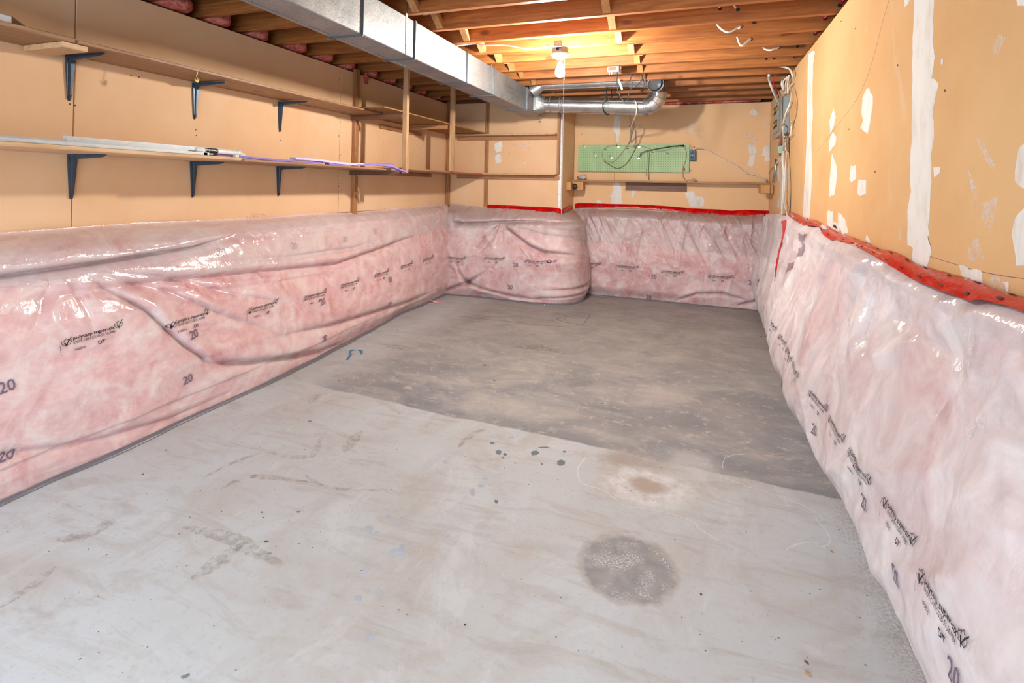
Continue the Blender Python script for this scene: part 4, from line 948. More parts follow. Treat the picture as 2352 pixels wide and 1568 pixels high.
plank('shelf_post', (-2.262, YJ-.02, .945), (-2.222, YJ-.001, 2.13), M['postz'], 'brown wooden post on the back wall left of the wall patches', 'post', .003)
plank('shelf_post', (XJ-.042, 5.372, 1.33), (XJ-.014, YJ-.006, 2.13), M['postz'], 'thin grey-brown upright beside the metal corner bead', 'post', .002)
t = thing('hanging_post', (XS2+.006, 3.672, 1.283), 'pale-edged wooden post hung from the joists, purple foam at its foot', 'post')
boxo('upright', (XS2-.012, 3.652, 1.283), (XS2+.028, 3.690, 2.30), M['pale'], t, .002)
t = thing('hanging_post', (XS2+.006, 4.50, 1.327), 'weathered wooden post hung from the joists, second from the front', 'post')
boxo('upright', (XS2-.012, 4.490, 1.3265), (XS2+.028, 4.530, 2.30), M['pale'], t, .002)
# red print on the edge of the far lower shelf
b = MB()
for k in range(14):
    y = 4.55+k*.052
    b.box((XS2-.0048, y, 1.3155), (XS2-.0042, y+random.uniform(.02, .04), 1.3235))
b.build('red_edge_print', M['red'], bpy.data.objects['shelf_board.005'])
# things lying on the shelves
t = thing('cardboard_box', (-2.56, 1.0, 1.7725), 'long flat white box with a folded dark end on the top left shelf', 'box')
b = MB(); b.box((-2.66, .35, 1.773), (-2.48, 1.24, 1.806), .003); b.build('carton', M['cardb'], t)
b = MB(); b.add([(-2.66, 1.24, 1.773), (-2.48, 1.24, 1.773), (-2.48, 1.29, 1.776), (-2.66, 1.29, 1.776), (-2.66, 1.24, 1.806), (-2.48, 1.24, 1.806)], [(0, 1, 2, 3), (4, 3, 2, 5), (1, 5, 2), (0, 3, 4)])
b.build('end_flap', M['chip'], t)
plank('particle_board_offcut', (-2.705, 1.392, 1.728), (-2.452, 1.488, 1.7515), M['edge'], 'small pale particle board offcut fixed under the upper shelf', 'board')
b = MB(); b.tube([PX(*p, 'x', XS1+.004) for p in ((453,162),(454,168),(451,174),(453,180),(452,186))], [.002, .0015, .0022, .0015, .003], 6)
b.tube([PX(*p, 'x', XS1+.004) for p in ((447,179),(449,185),(453,188),(456,183),(455,180))], [.0008, .004, .006, .004, .001], 7)
tag(b.build('glue_drip', M['yell'], None, True, loc=PX(453,162,'x',XS1+.004)), 'pale yellow dried glue drip hanging off the upper shelf edge', 'glue')
# aluminium tracks
def track(name, x0, x1, y0, y1, z, h, label, slots=False, lip=True):
    t = thing(name, ((x0+x1)/2, (y0+y1)/2, z), label, 'track')
    b = MB(); b.box((x0, y0, z), (x1, y1, z+.002)); b.box((x0, y0, z+.002), (x0+.0015, y1, z+h)); b.box((x1-.0015, y0, z+.002), (x1, y1, z+h*.62))
    b.box((x1-.006, y0, z+h*.62), (x1, y1, z+h*.62+.0012)); b.box(((x0+x1)/2-.001, y0, z+.002), ((x0+x1)/2+.001, y1, z+h*.4))
    b.build('channel', M['alu'], t)
    if slots:
        for k in range(12):
            y = y0+.28+k*(y1-y0-.32)/11
            b = MB(); b.box((x1-.0002, y, z+h*.25), (x1+.0006, y+.012, z+h*.42)); b.build('slot', M['dark'], t)
    return t
track('aluminium_track', -2.345, -2.310, .2, 1.96, 1.3215, .019, 'long light grey aluminium track along the front of the lower shelf')
track('slotted_rail', -2.42, -2.395, 1.38, 2.255, 1.3215, .044, 'slotted white metal rail behind the sealant tube', True)
track('aluminium_track', -2.47, -2.44, .3, 2.33, 1.3215, .030, 'brownish aluminium track at the back of the lower shelf')
# sealant tube
t = thing('sealant_tube', (-2.33, 2.06, 1.3355), 'clear sealant tube with black label lying on the lower shelf', 'tube')
c = Vector((-2.325, 0, 1.345)); rr = .0125
MB().lathe(c+Vector((0, 1.90, 0)), [(.0001, 0), (rr*.9, 0), (rr, .002), (rr, .235), (rr*.9, .237), (.0001, .237)], 20, 'y').build('barrel', M['clear'], t, True)
MB().lathe(c+Vector((0, 1.942, 0)), [(rr+.0004, 0), (rr+.0006, .001), (rr+.0006, .072), (rr+.0004, .073)], 20, 'y').build('label_band', M['black'], t, True)
MB().lathe(c+Vector((0, 2.137, 0)), [(rr*.95, 0), (rr*1.1, .004), (rr*1.1, .02), (.004, .026), (.003, .05), (.0001, .05)], 16, 'y').build('nozzle', M['clear'], t, True)
b = MB(); b.box((-2.34, 1.93, 1.3215), (-2.31, 1.95, 1.333)); b.box((-2.34, 2.12, 1.3215), (-2.31, 2.14, 1.333)); b.build('cradle_foot', M['clear'], t)
g = text_geo('Counter Seal', .0135, .01, .95); w = max(v[0] for v in g[0]); V = []
for x, y in g[0]:
    a = (.0068-y*1.0-.0)/rr
    V.append((c.x+(rr+.0012)*math.cos(a*.95), 1.942+.068-x*(.064/w), c.z+(rr+.0012)*math.sin(a*.95)))
mesh_obj('label_lettering', V, g[1], M['clear'], t)
# purple foam strips
def foam(name, pts, w, h, m, label, notch=True, lead=None):
    P = spline(pts, 8); t = thing(name, P[0], label, 'foam'); V = []
    for i, p in enumerate(P):
        for dx, dz in ((0, 0), (w, 0), (w, h), (0, h)): V.append(p+Vector((-dx, 0, dz)))
    n = len(P); Fs = [(0, 3, 2, 1), ((n-1)*4, (n-1)*4+1, (n-1)*4+2, (n-1)*4+3)]
    for i in range(n-1):
        for k in range(4): Fs.append((i*4+k, i*4+(k+1) % 4, (i+1)*4+(k+1) % 4, (i+1)*4+k))
    mesh_obj('strip', V, Fs, m, t, False)
    if notch:
        L = 0
        for i in range(1, n):
            L += (P[i]-P[i-1]).length
            if L > .036:
                L = 0; b = MB(); p = P[i]; b.box(p+Vector((-w-.016, -.010, .0005)), p+Vector((-w+.0, .010, h-.0005)), .001); b.build('puzzle_tooth', m, t)
    return t
xf = -2.30
def fp(x, y, o=0): return PX(x, y, 'x', xf-o)
foam('foam_strip', [Vector((-2.335, 2.03, 1.3225)), Vector((-2.33, 2.15, 1.3225)), Vector((-2.325, 2.4, 1.3165)), Vector((-2.31, 2.8, 1.3195))], .03, .011, M['purple'], 'violet foam edging strip with square teeth, left end beside the sealant tube')
foam('foam_strip', [Vector((-2.305, 2.55, 1.332)), Vector((-2.300, 2.75, 1.331)), Vector((-2.29, 3.0, 1.322)), Vector((-2.29, 3.22, 1.327))], .045, .013, M['lilac'], 'pale lilac foam edging strip on top, middle of the foam pile')
foam('foam_strip', [Vector((-2.30, 2.85, 1.3145)), Vector((-2.29, 3.12, 1.319)), Vector((-2.27, 3.36, 1.330)), Vector((-2.235, 3.50, 1.324)), Vector((-2.20, 3.58, 1.300)), Vector((-2.185, 3.64, 1.288))], .035, .010, M['purple'], 'violet foam strip drooping over the shelf edge at the hanging post')
foam('foam_strip', [Vector((-2.33, 3.22, 1.333)), Vector((-2.32, 3.38, 1.338)), Vector((-2.31, 3.52, 1.343)), Vector((-2.30, 3.62, 1.351))], .03, .009, M['purple'], 'violet foam strip lifting off the shelf just behind the hanging post')

# ---------------------------------------------------------------- ducts
t = thing('rectangular_duct', (-1.645, 2.0, 1.915), 'long rectangular galvanised steel duct hung under the joists', 'duct')
XD0, XD1, ZD0, ZD1 = -1.738, -1.553, 1.915, 2.128
seams = [-1.4, -.35, .75, 1.35, 2.142, 2.633, 3.342, 3.853, 4.695, 5.20]
for i in range(len(seams)-1):
    o = .0006*(i % 2); b = MB(); b.box((XD0-o, seams[i]+.0005, ZD0-o), (XD1+o, seams[i+1]-.0005, ZD1), .004); b.build('duct_section', M['galv'], t)
    if i:
        y = seams[i]; b = MB(); b.box((XD1, y-.004, ZD0-.004), (XD1+.010, y+.001, ZD1)); b.box((XD0-.006, y-.004, ZD0-.009), (XD1+.008, y+.001, ZD0)); b.build('standing_seam', M['seam'], t)
        b = MB(); b.box((XD1, y+.003, ZD0+.004), (XD1+.003, y+.022, ZD1+.004)); b.build('drive_cleat', M['galv'], t)
        b = MB(); b.box((XD0-.018, y-.012, ZD0-.008), (XD0+.012, y+.004, ZD0-.003)); b.build('cleat_tab', M['seam'], t)
b = MB(); b.box((XD0+.03, -1.4, ZD0-.0025), (XD0+.034, 4.7, ZD0-.0005)); b.build('bottom_lock_seam', M['galv'], t)
b = MB()
for y in (2.545, 3.80): b.box((XD1+.001, y-.008, ZD0), (XD1+.003, y+.008, ZJ+.06))
b.build('hanger_strap', M['galv'], t)
for k, (tx, dz, sz) in enumerate((('Bro Co', .135, .045), ('Ctrl Co', .092, .045), ('30', .045, .045))):
    g = text_geo(tx, sz, -.012, .95); V = [(XD1+.0016, 4.18+.07*(k == 2)+x*1.7, ZD0+dz-.02+y*.9) for x, y in g[0]]
    mesh_obj('stencil_lettering', V, g[1], M['seam'], t)
# end cap, foot bolt
MB().lathe((XD1-.003, 5.19, ZD0-.012), [(.0001, -.012), (.011, -.012), (.011, .006), (.0001, .006)], 10, 'z').build('end_bolt', M['galv'], t)
# take-off and round pipe
YP = 5.0; rp = .077
t = thing('round_duct', (-1.0, YP, 1.89), 'round galvanised pipe running from the square duct to an elbow by the far wall', 'duct')
xa = XD1+.002; n = 24; rings = []
zc = lambda x: float(np.interp(x, [-1.55, -.30], [2.012, 1.945]))
def sq(a, h): 
    c_, s__ = math.cos(a), math.sin(a); m_ = max(abs(c_), abs(s__)); return c_/m_*h, s__/m_*h
for f in (0, .25, .5, .75, 1.0):
    x = xa+.10*f; ring = []
    for k in range(n):
        a = 2*math.pi*k/n+math.pi/n; q = sq(a, .098); cpt = (math.cos(a)*rp, math.sin(a)*rp); e = f*f*(3-2*f)
        ring.append((x, YP+q[0]*(1-e)+cpt[0]*e, (2.018)*(1-e)+zc(x)*e+q[1]*(1-e)+cpt[1]*e))
    rings.append(ring)
V = [p for r in rings for p in r]; Fs = [(i*n+k, i*n+(k+1) % n, (i+1)*n+(k+1) % n, (i+1)*n+k) for i in range(4) for k in range(n)]
o = mesh_obj('takeoff_boot', V, Fs, M['galv'], t, False)
def pipe_sec(name, x0, x1, r0, r1=None, m='pipe'):
    b = MB(); b.tube([(x0, YP, zc(x0)), (x1, YP, zc(x1))], [r0, r1 or r0], 32, cap=False); return b.build(name, M[m], t, True)
def ringo(x, w=.006, r=rp+.004, m='galv', name='pipe_bead'):
    b = MB(); b.tube([(x-w, YP, zc(x)), (x-w*.5, YP, zc(x)), (x+w*.5, YP, zc(x)), (x+w, YP, zc(x))], [rp, r, r, rp], 32, cap=False); b.build(name, M[m], t, True)
pipe_sec('pipe_section', xa+.10, -1.30, rp-.002); ringo(-1.40); ringo(-1.30); ringo(-1.275)
pipe_sec('pipe_section', -1.30, -.845, rp); ringo(-.86); ringo(-.845, .004); ringo(-.825)
pipe_sec('pipe_section', -.85, -.50, rp+.001); ringo(-.505); ringo(-.49, .008); ringo(-.475)
# elbow in gores
ex, ez, er = -.50, zc(-.50), .125
segs = 4
for k in range(segs):
    a0 = R(90)*k/segs; a1 = R(90)*(k+1)/segs
    P0 = Vector((ex+er*math.sin(a0), YP, ez+er*(1-math.cos(a0)))); P1 = Vector((ex+er*math.sin(a1), YP, ez+er*(1-math.cos(a1))))
    V = []
    for c_, a in ((P0, a0), (P1, a1)):
        u = Vector((-math.sin(a), 0, math.cos(a)))
        for q in range(32):
            w_ = 2*math.pi*q/32; V.append(c_+u*math.cos(w_)*(rp+.001)/math.cos(R(90)/segs/2)**.0+Vector((0, 1, 0))*math.sin(w_)*(rp+.001))
    mesh_obj('elbow_gore', V, [(i, (i+1) % 32, 32+(i+1) % 32, 32+i) for i in range(32)], M['pipe'], t, False)
    b = MB(); u = Vector((-math.sin(a1), 0, math.cos(a1)))
    b.tube([P1+u*math.cos(2*math.pi*q/32)*(rp+.002)+Vector((0, math.sin(2*math.pi*q/32)*(rp+.002), 0)) for q in range(32)], .003, 6, closed=True); b.build('gore_seam', M['galv'], t, True)
b = MB(); b.tube([(ex+er, YP, ez+er), (ex+er, YP, 2.36)], rp-.001, 32, cap=False); b.build('riser', M['pipe'], t, True)
b = MB()
for dx, r_ in ((-.845, rp+.006),):
    pts = [(dx+.03*math.sin(a), YP+r_*math.sin(a), zc(dx)-r_*math.cos(a)) for a in [R(-90)+R(180)*k/14 for k in range(15)]]
    b.tube([(dx+.02, YP-r_, 2.3), (dx+.0, YP-r_, zc(dx)+.04)]+pts+[(dx+.02, YP+r_, 2.3)], .005, 6)
b.build('hanger_band', M['black'], t, True)
# upper small pipe ending in an open elbow
t = thing('upper_duct', (-1.0, 4.86, 2.10), 'smaller galvanised pipe tucked up between joists, ending in an open elbow', 'duct')
YU, zu, ru = 4.865, 2.175, .052
MB().tube([(-1.50, YU, zu+.0), (-.62, YU, zu)], ru, 24, cap=False).build('pipe_section', M['pipe'], t, True)
b = MB(); b.tube([(-.64, YU, zu), (-.60, YU, zu), (-.52, YU, zu), (-.455, YU-.01, zu-.005), (-.40, YU-.05, zu-.03), (-.385, YU-.12, zu-.062)], [ru, .062, .064, .068, .070, .070], 28, cap=False); b.build('open_elbow', M['pipe'], t, True)
b = MB(); e0 = Vector((-.385, YU-.12, zu-.062)); dd = Vector((.03, -.07, -.032)).normalized(); aa = Vector((1, 0, 0)); aa = (aa-dd*aa.dot(dd)).normalized(); bb_ = dd.cross(aa)
b.tube([e0+(aa*math.cos(q)+bb_*math.sin(q))*.071 for q in [2*math.pi*k/28 for k in range(28)]], .003, 6, closed=True); b.build('rolled_rim', M['panelb'], t, True)
b = MB(); b.tube([e0-dd*.05+(aa*math.cos(q)+bb_*math.sin(q))*.0 for q in (0,)]+[e0-dd*.049], .066, 20); b.build('damper_plate', M['seam'], t)
b = MB(); b.tube([(-1.553, YU, 2.12), (-1.50, YU, 2.15), (-1.47, YU, zu)], [.07, .06, ru+.002], 20, cap=False); b.build('takeoff_collar', M['galv'], t, True)

# ---------------------------------------------------------------- bulb and holder
BX, BY = -.868, 3.30
t = thing('bulb_fixture', (BX, BY, 2.03), 'bare lit bulb in a white porcelain holder under the joists', 'lamp')
b = MB(); b.box((BX-.025, BY-.078, 2.085), (BX+.025, BY-.050, 2.125), .002); b.build('mounting_bracket', M['galv'], t)
n = 8; V = []
for r_, z in ((.040, 2.125-.028), (.052, 2.125-.03), (.052, 2.058)):
    for k in range(n): a = math.pi/8+2*math.pi*k/n; V.append((BX+r_*math.cos(a), BY+r_*math.sin(a), z))
mesh_obj('octagon_box', V, [tuple(range(n))]+[(i*n+k, (i+1)*n+k, (i+1)*n+(k+1) % n, i*n+(k+1) % n) for i in range(2) for k in range(n)]+[tuple(range(2*n, 3*n))], M['galv'], t)
MB().lathe((BX-.006, BY-.0485, 2.078), [(.0001, -.003), (.0085, -.003), (.0085, .0)], 12, 'y').build('knockout_hole', M['dark'], t)
MB().lathe((BX, BY, 2.058), [(.0001, .0), (.058, .0), (.060, -.004), (.057, -.012), (.032, -.026), (.026, -.034), (.020, -.036), (.0001, -.036)], 28, 'z').build('porcelain_holder', M['ceramic'], t, True)
cap = MB(); cap.lathe((BX, BY, 2.022), [(.0145, .004), (.0145, 0), (.0132, -.003), (.0145, -.006), (.0132, -.009), (.0145, -.012), (.0132, -.015), (.0145, -.018), (.0142, -.030)], 18, 'z'); cap.build('screw_base', M['galv'], t, True)
MB().lathe((BX, BY, 1.992), [(.0142, .001), (.015, -.008), (.021, -.024), (.028, -.040), (.030, -.054), (.0275, -.068), (.019, -.079), (.008, -.0845), (.0001, -.085)], 24, 'z').build('glass_bulb', M['lit'], t, True)
b = MB()
chain = [(BX+.036, BY-.03, 2.045), (BX+.038, BY-.03, 2.0), (BX+.036, BY-.03, 1.9), (BX+.037, BY-.03, 1.3), (BX+.036, BY-.03, 1.02)]
b.tube(chain, .0009, 6)
for k in range(60): 
    z = 2.04-k*.0172; b.lathe((BX+.0365, BY-.03, z), [(.0001, .0022), (.0019, .001), (.0019, -.001), (.0001, -.0022)], 6, 'z')
b.build('pull_chain', M['chain'], t)
def cable(name, pts, r, m, label, cat='cable', n=8, k=6, parent=None, group=None, loc=None):
    P = spline(pts, k); b = MB(); b.tube(P, r, n)
    if parent is not None: return b.build(name, m, parent, True)
    return tag(b.build(name, m, None, True, loc=loc or tuple(P[0])), label, cat, group)
def ypt(x, y, Y, dz=0): return PX(x, y, 'y', Y)
cable('white_cable', [(-1.60, 3.20, 2.132), PX(1090,100,'y',3.22), PX(1110,104,'y',3.22), PX(1150,103,'y',3.23), PX(1180,106,'y',3.24), PX(1215,112,'y',3.25), PX(1245,108,'y',3.27), PX(1262,104,'y',3.28)], .0055, M['white'], 'white sheathed cable running along a joist to the lit bulb')
t = thing('junction_box', PX(1409,166,'y',4.09), 'small metal junction box on a joist bottom with black wires', 'box')
c = PX(1409,160,'y',4.09)
b = MB(); b.box(c+Vector((-.046, -.02, -.022)), c+Vector((.046, .02, .024)), .004); b.build('box_body', M['hook'], t)
b = MB(); b.box(c+Vector((-.036, -.0225, -.008)), c+Vector((.024, -.0202, .015)), .002); b.build('knockout_plate', M['rust'], t)
b = MB()
for dx in (-.03, -.012): b.lathe(c+Vector((dx, 0, -.022)), [(.007, 0), (.007, -.01), (.004, -.012), (.004, -.018), (.0001, -.018)], 10)
b.lathe(c+Vector((.055, 0, .012)), [(.006, -.008), (.006, .008), (.0001, .008)], 8); b.build('cable_clamp', M['hook'], t)
Yw = 4.15
cable('black_wire', [ypt(x, y, Yw) for x, y in ((1418,167),(1417,185),(1419,205),(1425,222),(1432,232),(1438,237),(1442,230),(1444,215),(1450,203),(1462,198),(1473,185),(1475,178),(1471,171))], .0035, M['black'], 'black wire drooping from the junction box in a wide loop')
cable('black_wire', [ypt(x, y, Yw+.02) for x, y in ((1453,172),(1447,185),(1446,200),(1452,204),(1453,190),(1448,180),(1455,172))], .003, M['black'], 'black wire loop close to the left of the bridging under a joist')
cable('black_wire', [ypt(x, y, Yw+.02) for x, y in ((1474,171),(1478,185),(1480,200),(1484,206),(1487,200),(1483,186),(1477,171))], .003, M['black'], 'narrow black wire loop hanging right of the bridging')
c = PX(1426,197,'y',4.6)
b = MB(); b.prism([PX(1418,183,'y',4.6), PX(1423,181,'y',4.6), PX(1431,205,'y',4.6), PX(1427,207,'y',4.6)], (0, .002, 0)); tag(b.build('hanger_tab', M['galv'], None, loc=c), 'small punched galvanised strap end dangling under the joists', 'strap')
# ceiling cables through the joists
def joist_cable(pts, label, m='white', r=.0065, lb=None): cable('white_cable' if m == 'white' else 'red_cable', pts, r, M[m], label)
def ceil_loop(x0, y0, x1, y1, x2, y2, Y, label, m='white', r=.0065):
    a, b_, c_ = ypt(x0, y0, Y), ypt(x1, y1, Y-.03), ypt(x2, y2, Y); joist_cable([Vector((a.x-.03, 2.892+.305*math.floor((Y-2.892)/.305)-.006, 2.21)), a, b_, c_, c_+Vector((.0, .08, .01))], label, m, r)
ceil_loop(1649, 58, 1672, 74, 1699, 60, 3.30, 'wide white cable loop sagging between joists, nearest the camera')
ceil_loop(1693, 84, 1703, 105, 1723, 89, 3.62, 'deep white cable loop below a joist, middle one of three')
ceil_loop(1754, 110, 1770, 115, 1788, 108, 4.0, 'shallow white cable loop near the right wall, farthest of three')
def hole(x, y, Y, parent=None):
    c = PX(x, y, 'y', Y-.0385); MB().lathe(c, [(.0001, -.0012), (.0095, -.0012), (.0105, 0)], 14, 'y').build('drilled_hole', M['dark'], ce)
for x, y, k in ((1654,20,1),(1695,22,1),(1700,62,2),(1725,90,3),(1732,52,2),(1929,12,1),(1895,43,2),(1872,78,3),(1760,135,5),(1778,134,5),(1826,131,5),(1789,108,4),(1832,106,4),(1215,22,1),(1281,162,5)):
    hole(x, y, 2.892+.305*(k))
for x, y, k, lb in ((1654,17,1,'white cable end in a drilled hole of the nearest visible joist'),(1690,18,1,'pair of white cables entering a hole in the nearest visible joist')):
    Y = 2.892+.305*k-.04; q = PX(x, y, 'y', Y)
    cable('white_cable', [q+Vector((-.06, -.12, .03)), q+Vector((-.02, -.05, .012)), q+Vector((0, .01, 0))], .006, M['white'], lb)
for x, y, k, lb in ((1931,8,1,'red cable in the joist hole nearest the top of the right wall'),(1895,41,2,'red cable in the second joist hole along the right wall'),(1873,76,3,'red cable in the third joist hole along the right wall'),(1828,130,5,'red cable in the far joist hole by the right wall')):
    Y = 2.892+.305*k-.04; q = PX(x, y, 'y', Y)
    cable('red_cable', [q+Vector((.03, -.16, .03)), q+Vector((.01, -.06, .012)), q+Vector((0, .01, 0))], .006, M['redcab'], lb)

# ---------------------------------------------------------------- electrical panel on the right wall
t = thing('breaker_panel', (.64, 5.0, 1.66), 'grey electrical breaker panel hung on the right wall beyond the board edge', 'panel')
px0, px1, py0, py1, pz0, pz1 = .603, .671, 4.74, 5.27, 1.662, 1.975
b = MB(); b.box((px0+.012, py0+.01, pz0+.005), (px1, py1-.01, pz1-.005), .003); b.build('box_body', M['panelb'], t)
b = MB(); b.box((px0+.004, py0, pz0-.002), (px0+.011, py1, pz1+.002), .002); b.build('cover_plate', M['panel'], t)
b = MB(); b.box((px0-.003, py0+.12, pz0+.04), (px0+.0035, py1-.06, pz1-.03), .002); b.build('door_leaf', M['panel'], t)
for z0, z1, lb in ((1.865, 1.925, 0), (1.745, 1.805, 1)):
    b = MB(); b.box((px0-.0045, 4.93, z0), (px0-.0032, 5.15, z1)); o = b.build('breaker_window', M['dark'], t)
    for k in range(5):
        b = MB(); y = 4.94+k*.042; b.box((px0-.009, y, z0+.012), (px0-.0046, y+.028, z1-.012), .001); b.build('breaker_switch', M['black'] if k % 2 else M['yellow'], o)
b = MB(); b.box((px0-.004, 5.02, 1.93), (px0-.0032, 5.10, 1.955)); b.build('yellow_label', M['yellow'], t)
b = MB(); b.box((px0-.008, 5.17, 1.765), (px0-.0032, 5.20, 1.79)); b.build('indicator', M['orng'], t)
b = MB(); b.box((px0-.009, 4.865, 1.845), (px0-.0032, 4.90, 1.872), .002); b.build('door_latch', M['hook'], t)
b = MB()
for y, z in ((4.76, 1.93), (4.76, 1.70), (5.25, 1.94), (5.25, 1.69)): b.lathe((px0+.004, y, z), [(.0001, -.003), (.005, -.002), (.005, 0)], 8, 'x')
b.build('cover_screw', M['screw'], t)
# cables around it; each path given by where it passes in front of the wall
pw = lambda x, y, X=.62: PX(x, y, 'x', X)
cab = [
 ('white', [pw(1766,172,.50), pw(1767,185,.52), pw(1774,205,.55), pw(1784,228,.60), pw(1790,240,.63)], .010, 'thick white cable dropping from the joists behind the panel top'),
 ('redcab', [pw(1782,174,.54), pw(1775,186,.54), pw(1779,196,.56), pw(1785,212,.60), pw(1789,224,.63)], .006, 'red cable dropping from the joists beside the thick white one'),
 ('white', [pw(1800,178,.62), pw(1795,190,.60), pw(1797,202,.61), pw(1803,216,.64)], .006, 'white cable curving into the panel top, leftmost of the bunch'),
 ('white', [pw(1808,176,.63), pw(1799,188,.61), pw(1800,204,.62), pw(1803,217,.64)], .006, 'white cable crossing others into the panel top'),
 ('white', [pw(1812,174,.64), pw(1805,190,.63), pw(1804,216,.64)], .006, 'straight white cable in the middle of the panel-top bunch'),
 ('white', [pw(1813,172,.64), pw(1809,195,.64), pw(1809,215,.645)], .006, 'white cable entering panel top beside its right corner'),
 ('white', [pw(1822,193,.645), pw(1815,197,.64), pw(1811,208,.64), pw(1810,215,.645)], .006, 'short white cable hooking from the board edge into the panel'),
 ('white', [pw(1790,152,.55), pw(1806,155,.60), pw(1815,160,.62), pw(1820,172,.63), pw(1821,180,.64)], .008, 'white cable arching over under the joists to the board edge'),
 ('beigecord', [pw(1794,208,.60), pw(1790,212,.60), pw(1793,219,.63)], .005, 'small tan wire hook at the left of the panel-top bunch'),
 ('white', [pw(1821,200,.64), pw(1815,235,.60), pw(1806,258,.58), pw(1800,278,.58), pw(1799,300,.59), pw(1800,325,.62), pw(1798,345,.64)], .006, 'cream cable sweeping diagonally across the near panel side'),
 ('beigecord', [pw(1820,235,.63), pw(1812,255,.60), pw(1801,280,.58), pw(1795,300,.585), pw(1791,322,.60), pw(1789,335,.62)], .005, 'pinkish tan cable twisting across the panel lower corner'),
 ('black', [pw(1802,286,.585), pw(1809,293,.60), pw(1808,305,.60), pw(1800,322,.62), pw(1795,330,.64)], .003, 'thin black wire looping below the panel side'),
 ('redcab', [pw(1797,305,.62), pw(1796,320,.64), pw(1792,332,.65)], .007, 'red cable stub below the panel'),
 ('white', [pw(1818,278,.64), pw(1818,295,.64), pw(1816,312,.64)], .006, 'short white cable along the edge right of the panel side'),
 ('white', [pw(1803,312,.64), pw(1803,330,.645), pw(1800,350,.65), pw(1798,372,.65), pw(1800,400,.655), pw(1798,440,.655), pw(1796,490,.64), pw(1795,500,.62)], .008, 'thick cream cable running down the wall into the film'),
 ('white', [pw(1806,313,.64), pw(1804,340,.65), pw(1808,352,.655), pw(1804,380,.655), pw(1802,430,.655), pw(1801,460,.65), pw(1807,488,.62), pw(1812,503,.60)], .006, 'cream cable running down and bending to the red tape'),
 ('white', [pw(1798,345,.65), pw(1796,365,.655), pw(1799,385,.655)], .006, 'short white cable beside the green relay'),
 ('black', [pw(1812,315,.65), pw(1813,345,.655), pw(1816,400,.655), pw(1817,440,.655), pw(1814,488,.65)], .003, 'thin brown-black wire down the wall at the board edge'),
 ('rust', [pw(1807,312,.65), pw(1808,400,.655), pw(1809,488,.65)], .0015, 'hair-thin brown wire down the wall left of the board edge'),
]
for i, (m, pts, r_, lb) in enumerate(cab): cable('cable', pts, r_, M[m], lb, loc=tuple(pts[-1]))
t = thing('relay', pw(1791,353,.65), 'small pale green relay with a terminal strip on the wall below the panel', 'relay')
c = pw(1792,343,.655)
b = MB(); b.box(c+Vector((-.02, -.03, -.035)), c+Vector((.012, .03, .035)), .003); b.build('relay_body', M['green'], t)
b = MB(); b.box(c+Vector((-.012, -.03, .036)), c+Vector((.012, .03, .055)), .002); b.build('terminal_block', M['screw'], t)
b = MB(); b.box(c+Vector((-.008, -.015, -.055)), c+Vector((.010, .015, -.036)), .002); b.build('stem', M['rust'], t)
b = MB()
for k in range(6): z = c.z-.03+k*.011; b.box((c.x-.012, c.y+.031, z), (c.x+.0, c.y+.045, z+.003))
b.build('terminal_pin', M['screw'], t)
b = MB(); b.box(pw(1813,337,.66)+Vector((-.008, -.02, -.04)), pw(1813,337,.66)+Vector((.008, .02, .04)), .003); tag(b.build('old_fixing_plate', M['rust'], None, loc=pw(1815,345,.66)), 'rusty metal fixing plate at the board edge below the panel', 'plate')
# ---------------------------------------------------------------- narrow ledge on the far wall
plank('ledge_board', (XJ+.002, 5.86, 1.262), (.668, YB-.001, 1.281), M['railx'], 'long narrow brown ledge board under the green pegboard', 'shelf')
plank('wall_cleat', (-.79, YB-.022, 1.175), (-.14, YB-.001, 1.2605), M['darkx'], 'dark brown cleat fixed under the middle of the narrow ledge', 'cleat')
t = thing('ledge_block', (XJ+.04, 5.75, 1.16), 'orange wooden block pair with a black cup under the left ledge end', 'block')
boxo('block', (XJ+.002, 5.62, 1.165), (XJ+.055, 5.72, 1.255), M['orange'], t, .004); boxo('block', (XJ+.004, 5.76, 1.165), (XJ+.16, 5.855, 1.2605), M['orange'], t, .006)
MB().lathe((XJ+.075, 5.745, 1.205), [(.0001, -.035), (.030, -.035), (.033, -.025), (.022, 0), (.022, .012), (.0001, .012)], 18, 'y').build('black_cup', M['black'], t, True)
t = thing('ledge_block', (.64, 5.72, 1.17), 'cracked orange wooden block carrying the right ledge end', 'block')
boxo('block', (.555, 5.62, 1.168), (.668, 5.855, 1.2605), M['orange'], t, .008)
b = MB(); b.tube([(.640, 5.6195, 1.262), (.636, 5.619, 1.22), (.639, 5.6195, 1.168)], .0022, 5); b.build('split_line', M['dark'], t)
t = thing('spare_bulb', PX(1338,412,'y',5.9), 'unlit frosted bulb lying on the left end of the ledge', 'bulb')
c = Vector((PX(1340,408,'y',5.9).x, 5.90, 1.281+.030)); ax_ = 'x'
MB().lathe(c, [(.0001, .034), (.012, .031), (.024, .020), (.0295, .004), (.028, -.010), (.020, -.030), (.0145, -.042), (.014, -.046)], 22, 'x').build('glass_envelope', M['frost'], t, True)
MB().lathe(c, [(.0142, -.045), (.0135, -.049), (.0145, -.053), (.0135, -.057), (.0145, -.061), (.0135, -.066), (.006, -.072), (.0001, -.073)], 16, 'x').build('screw_cap', M['galv'], t, True)
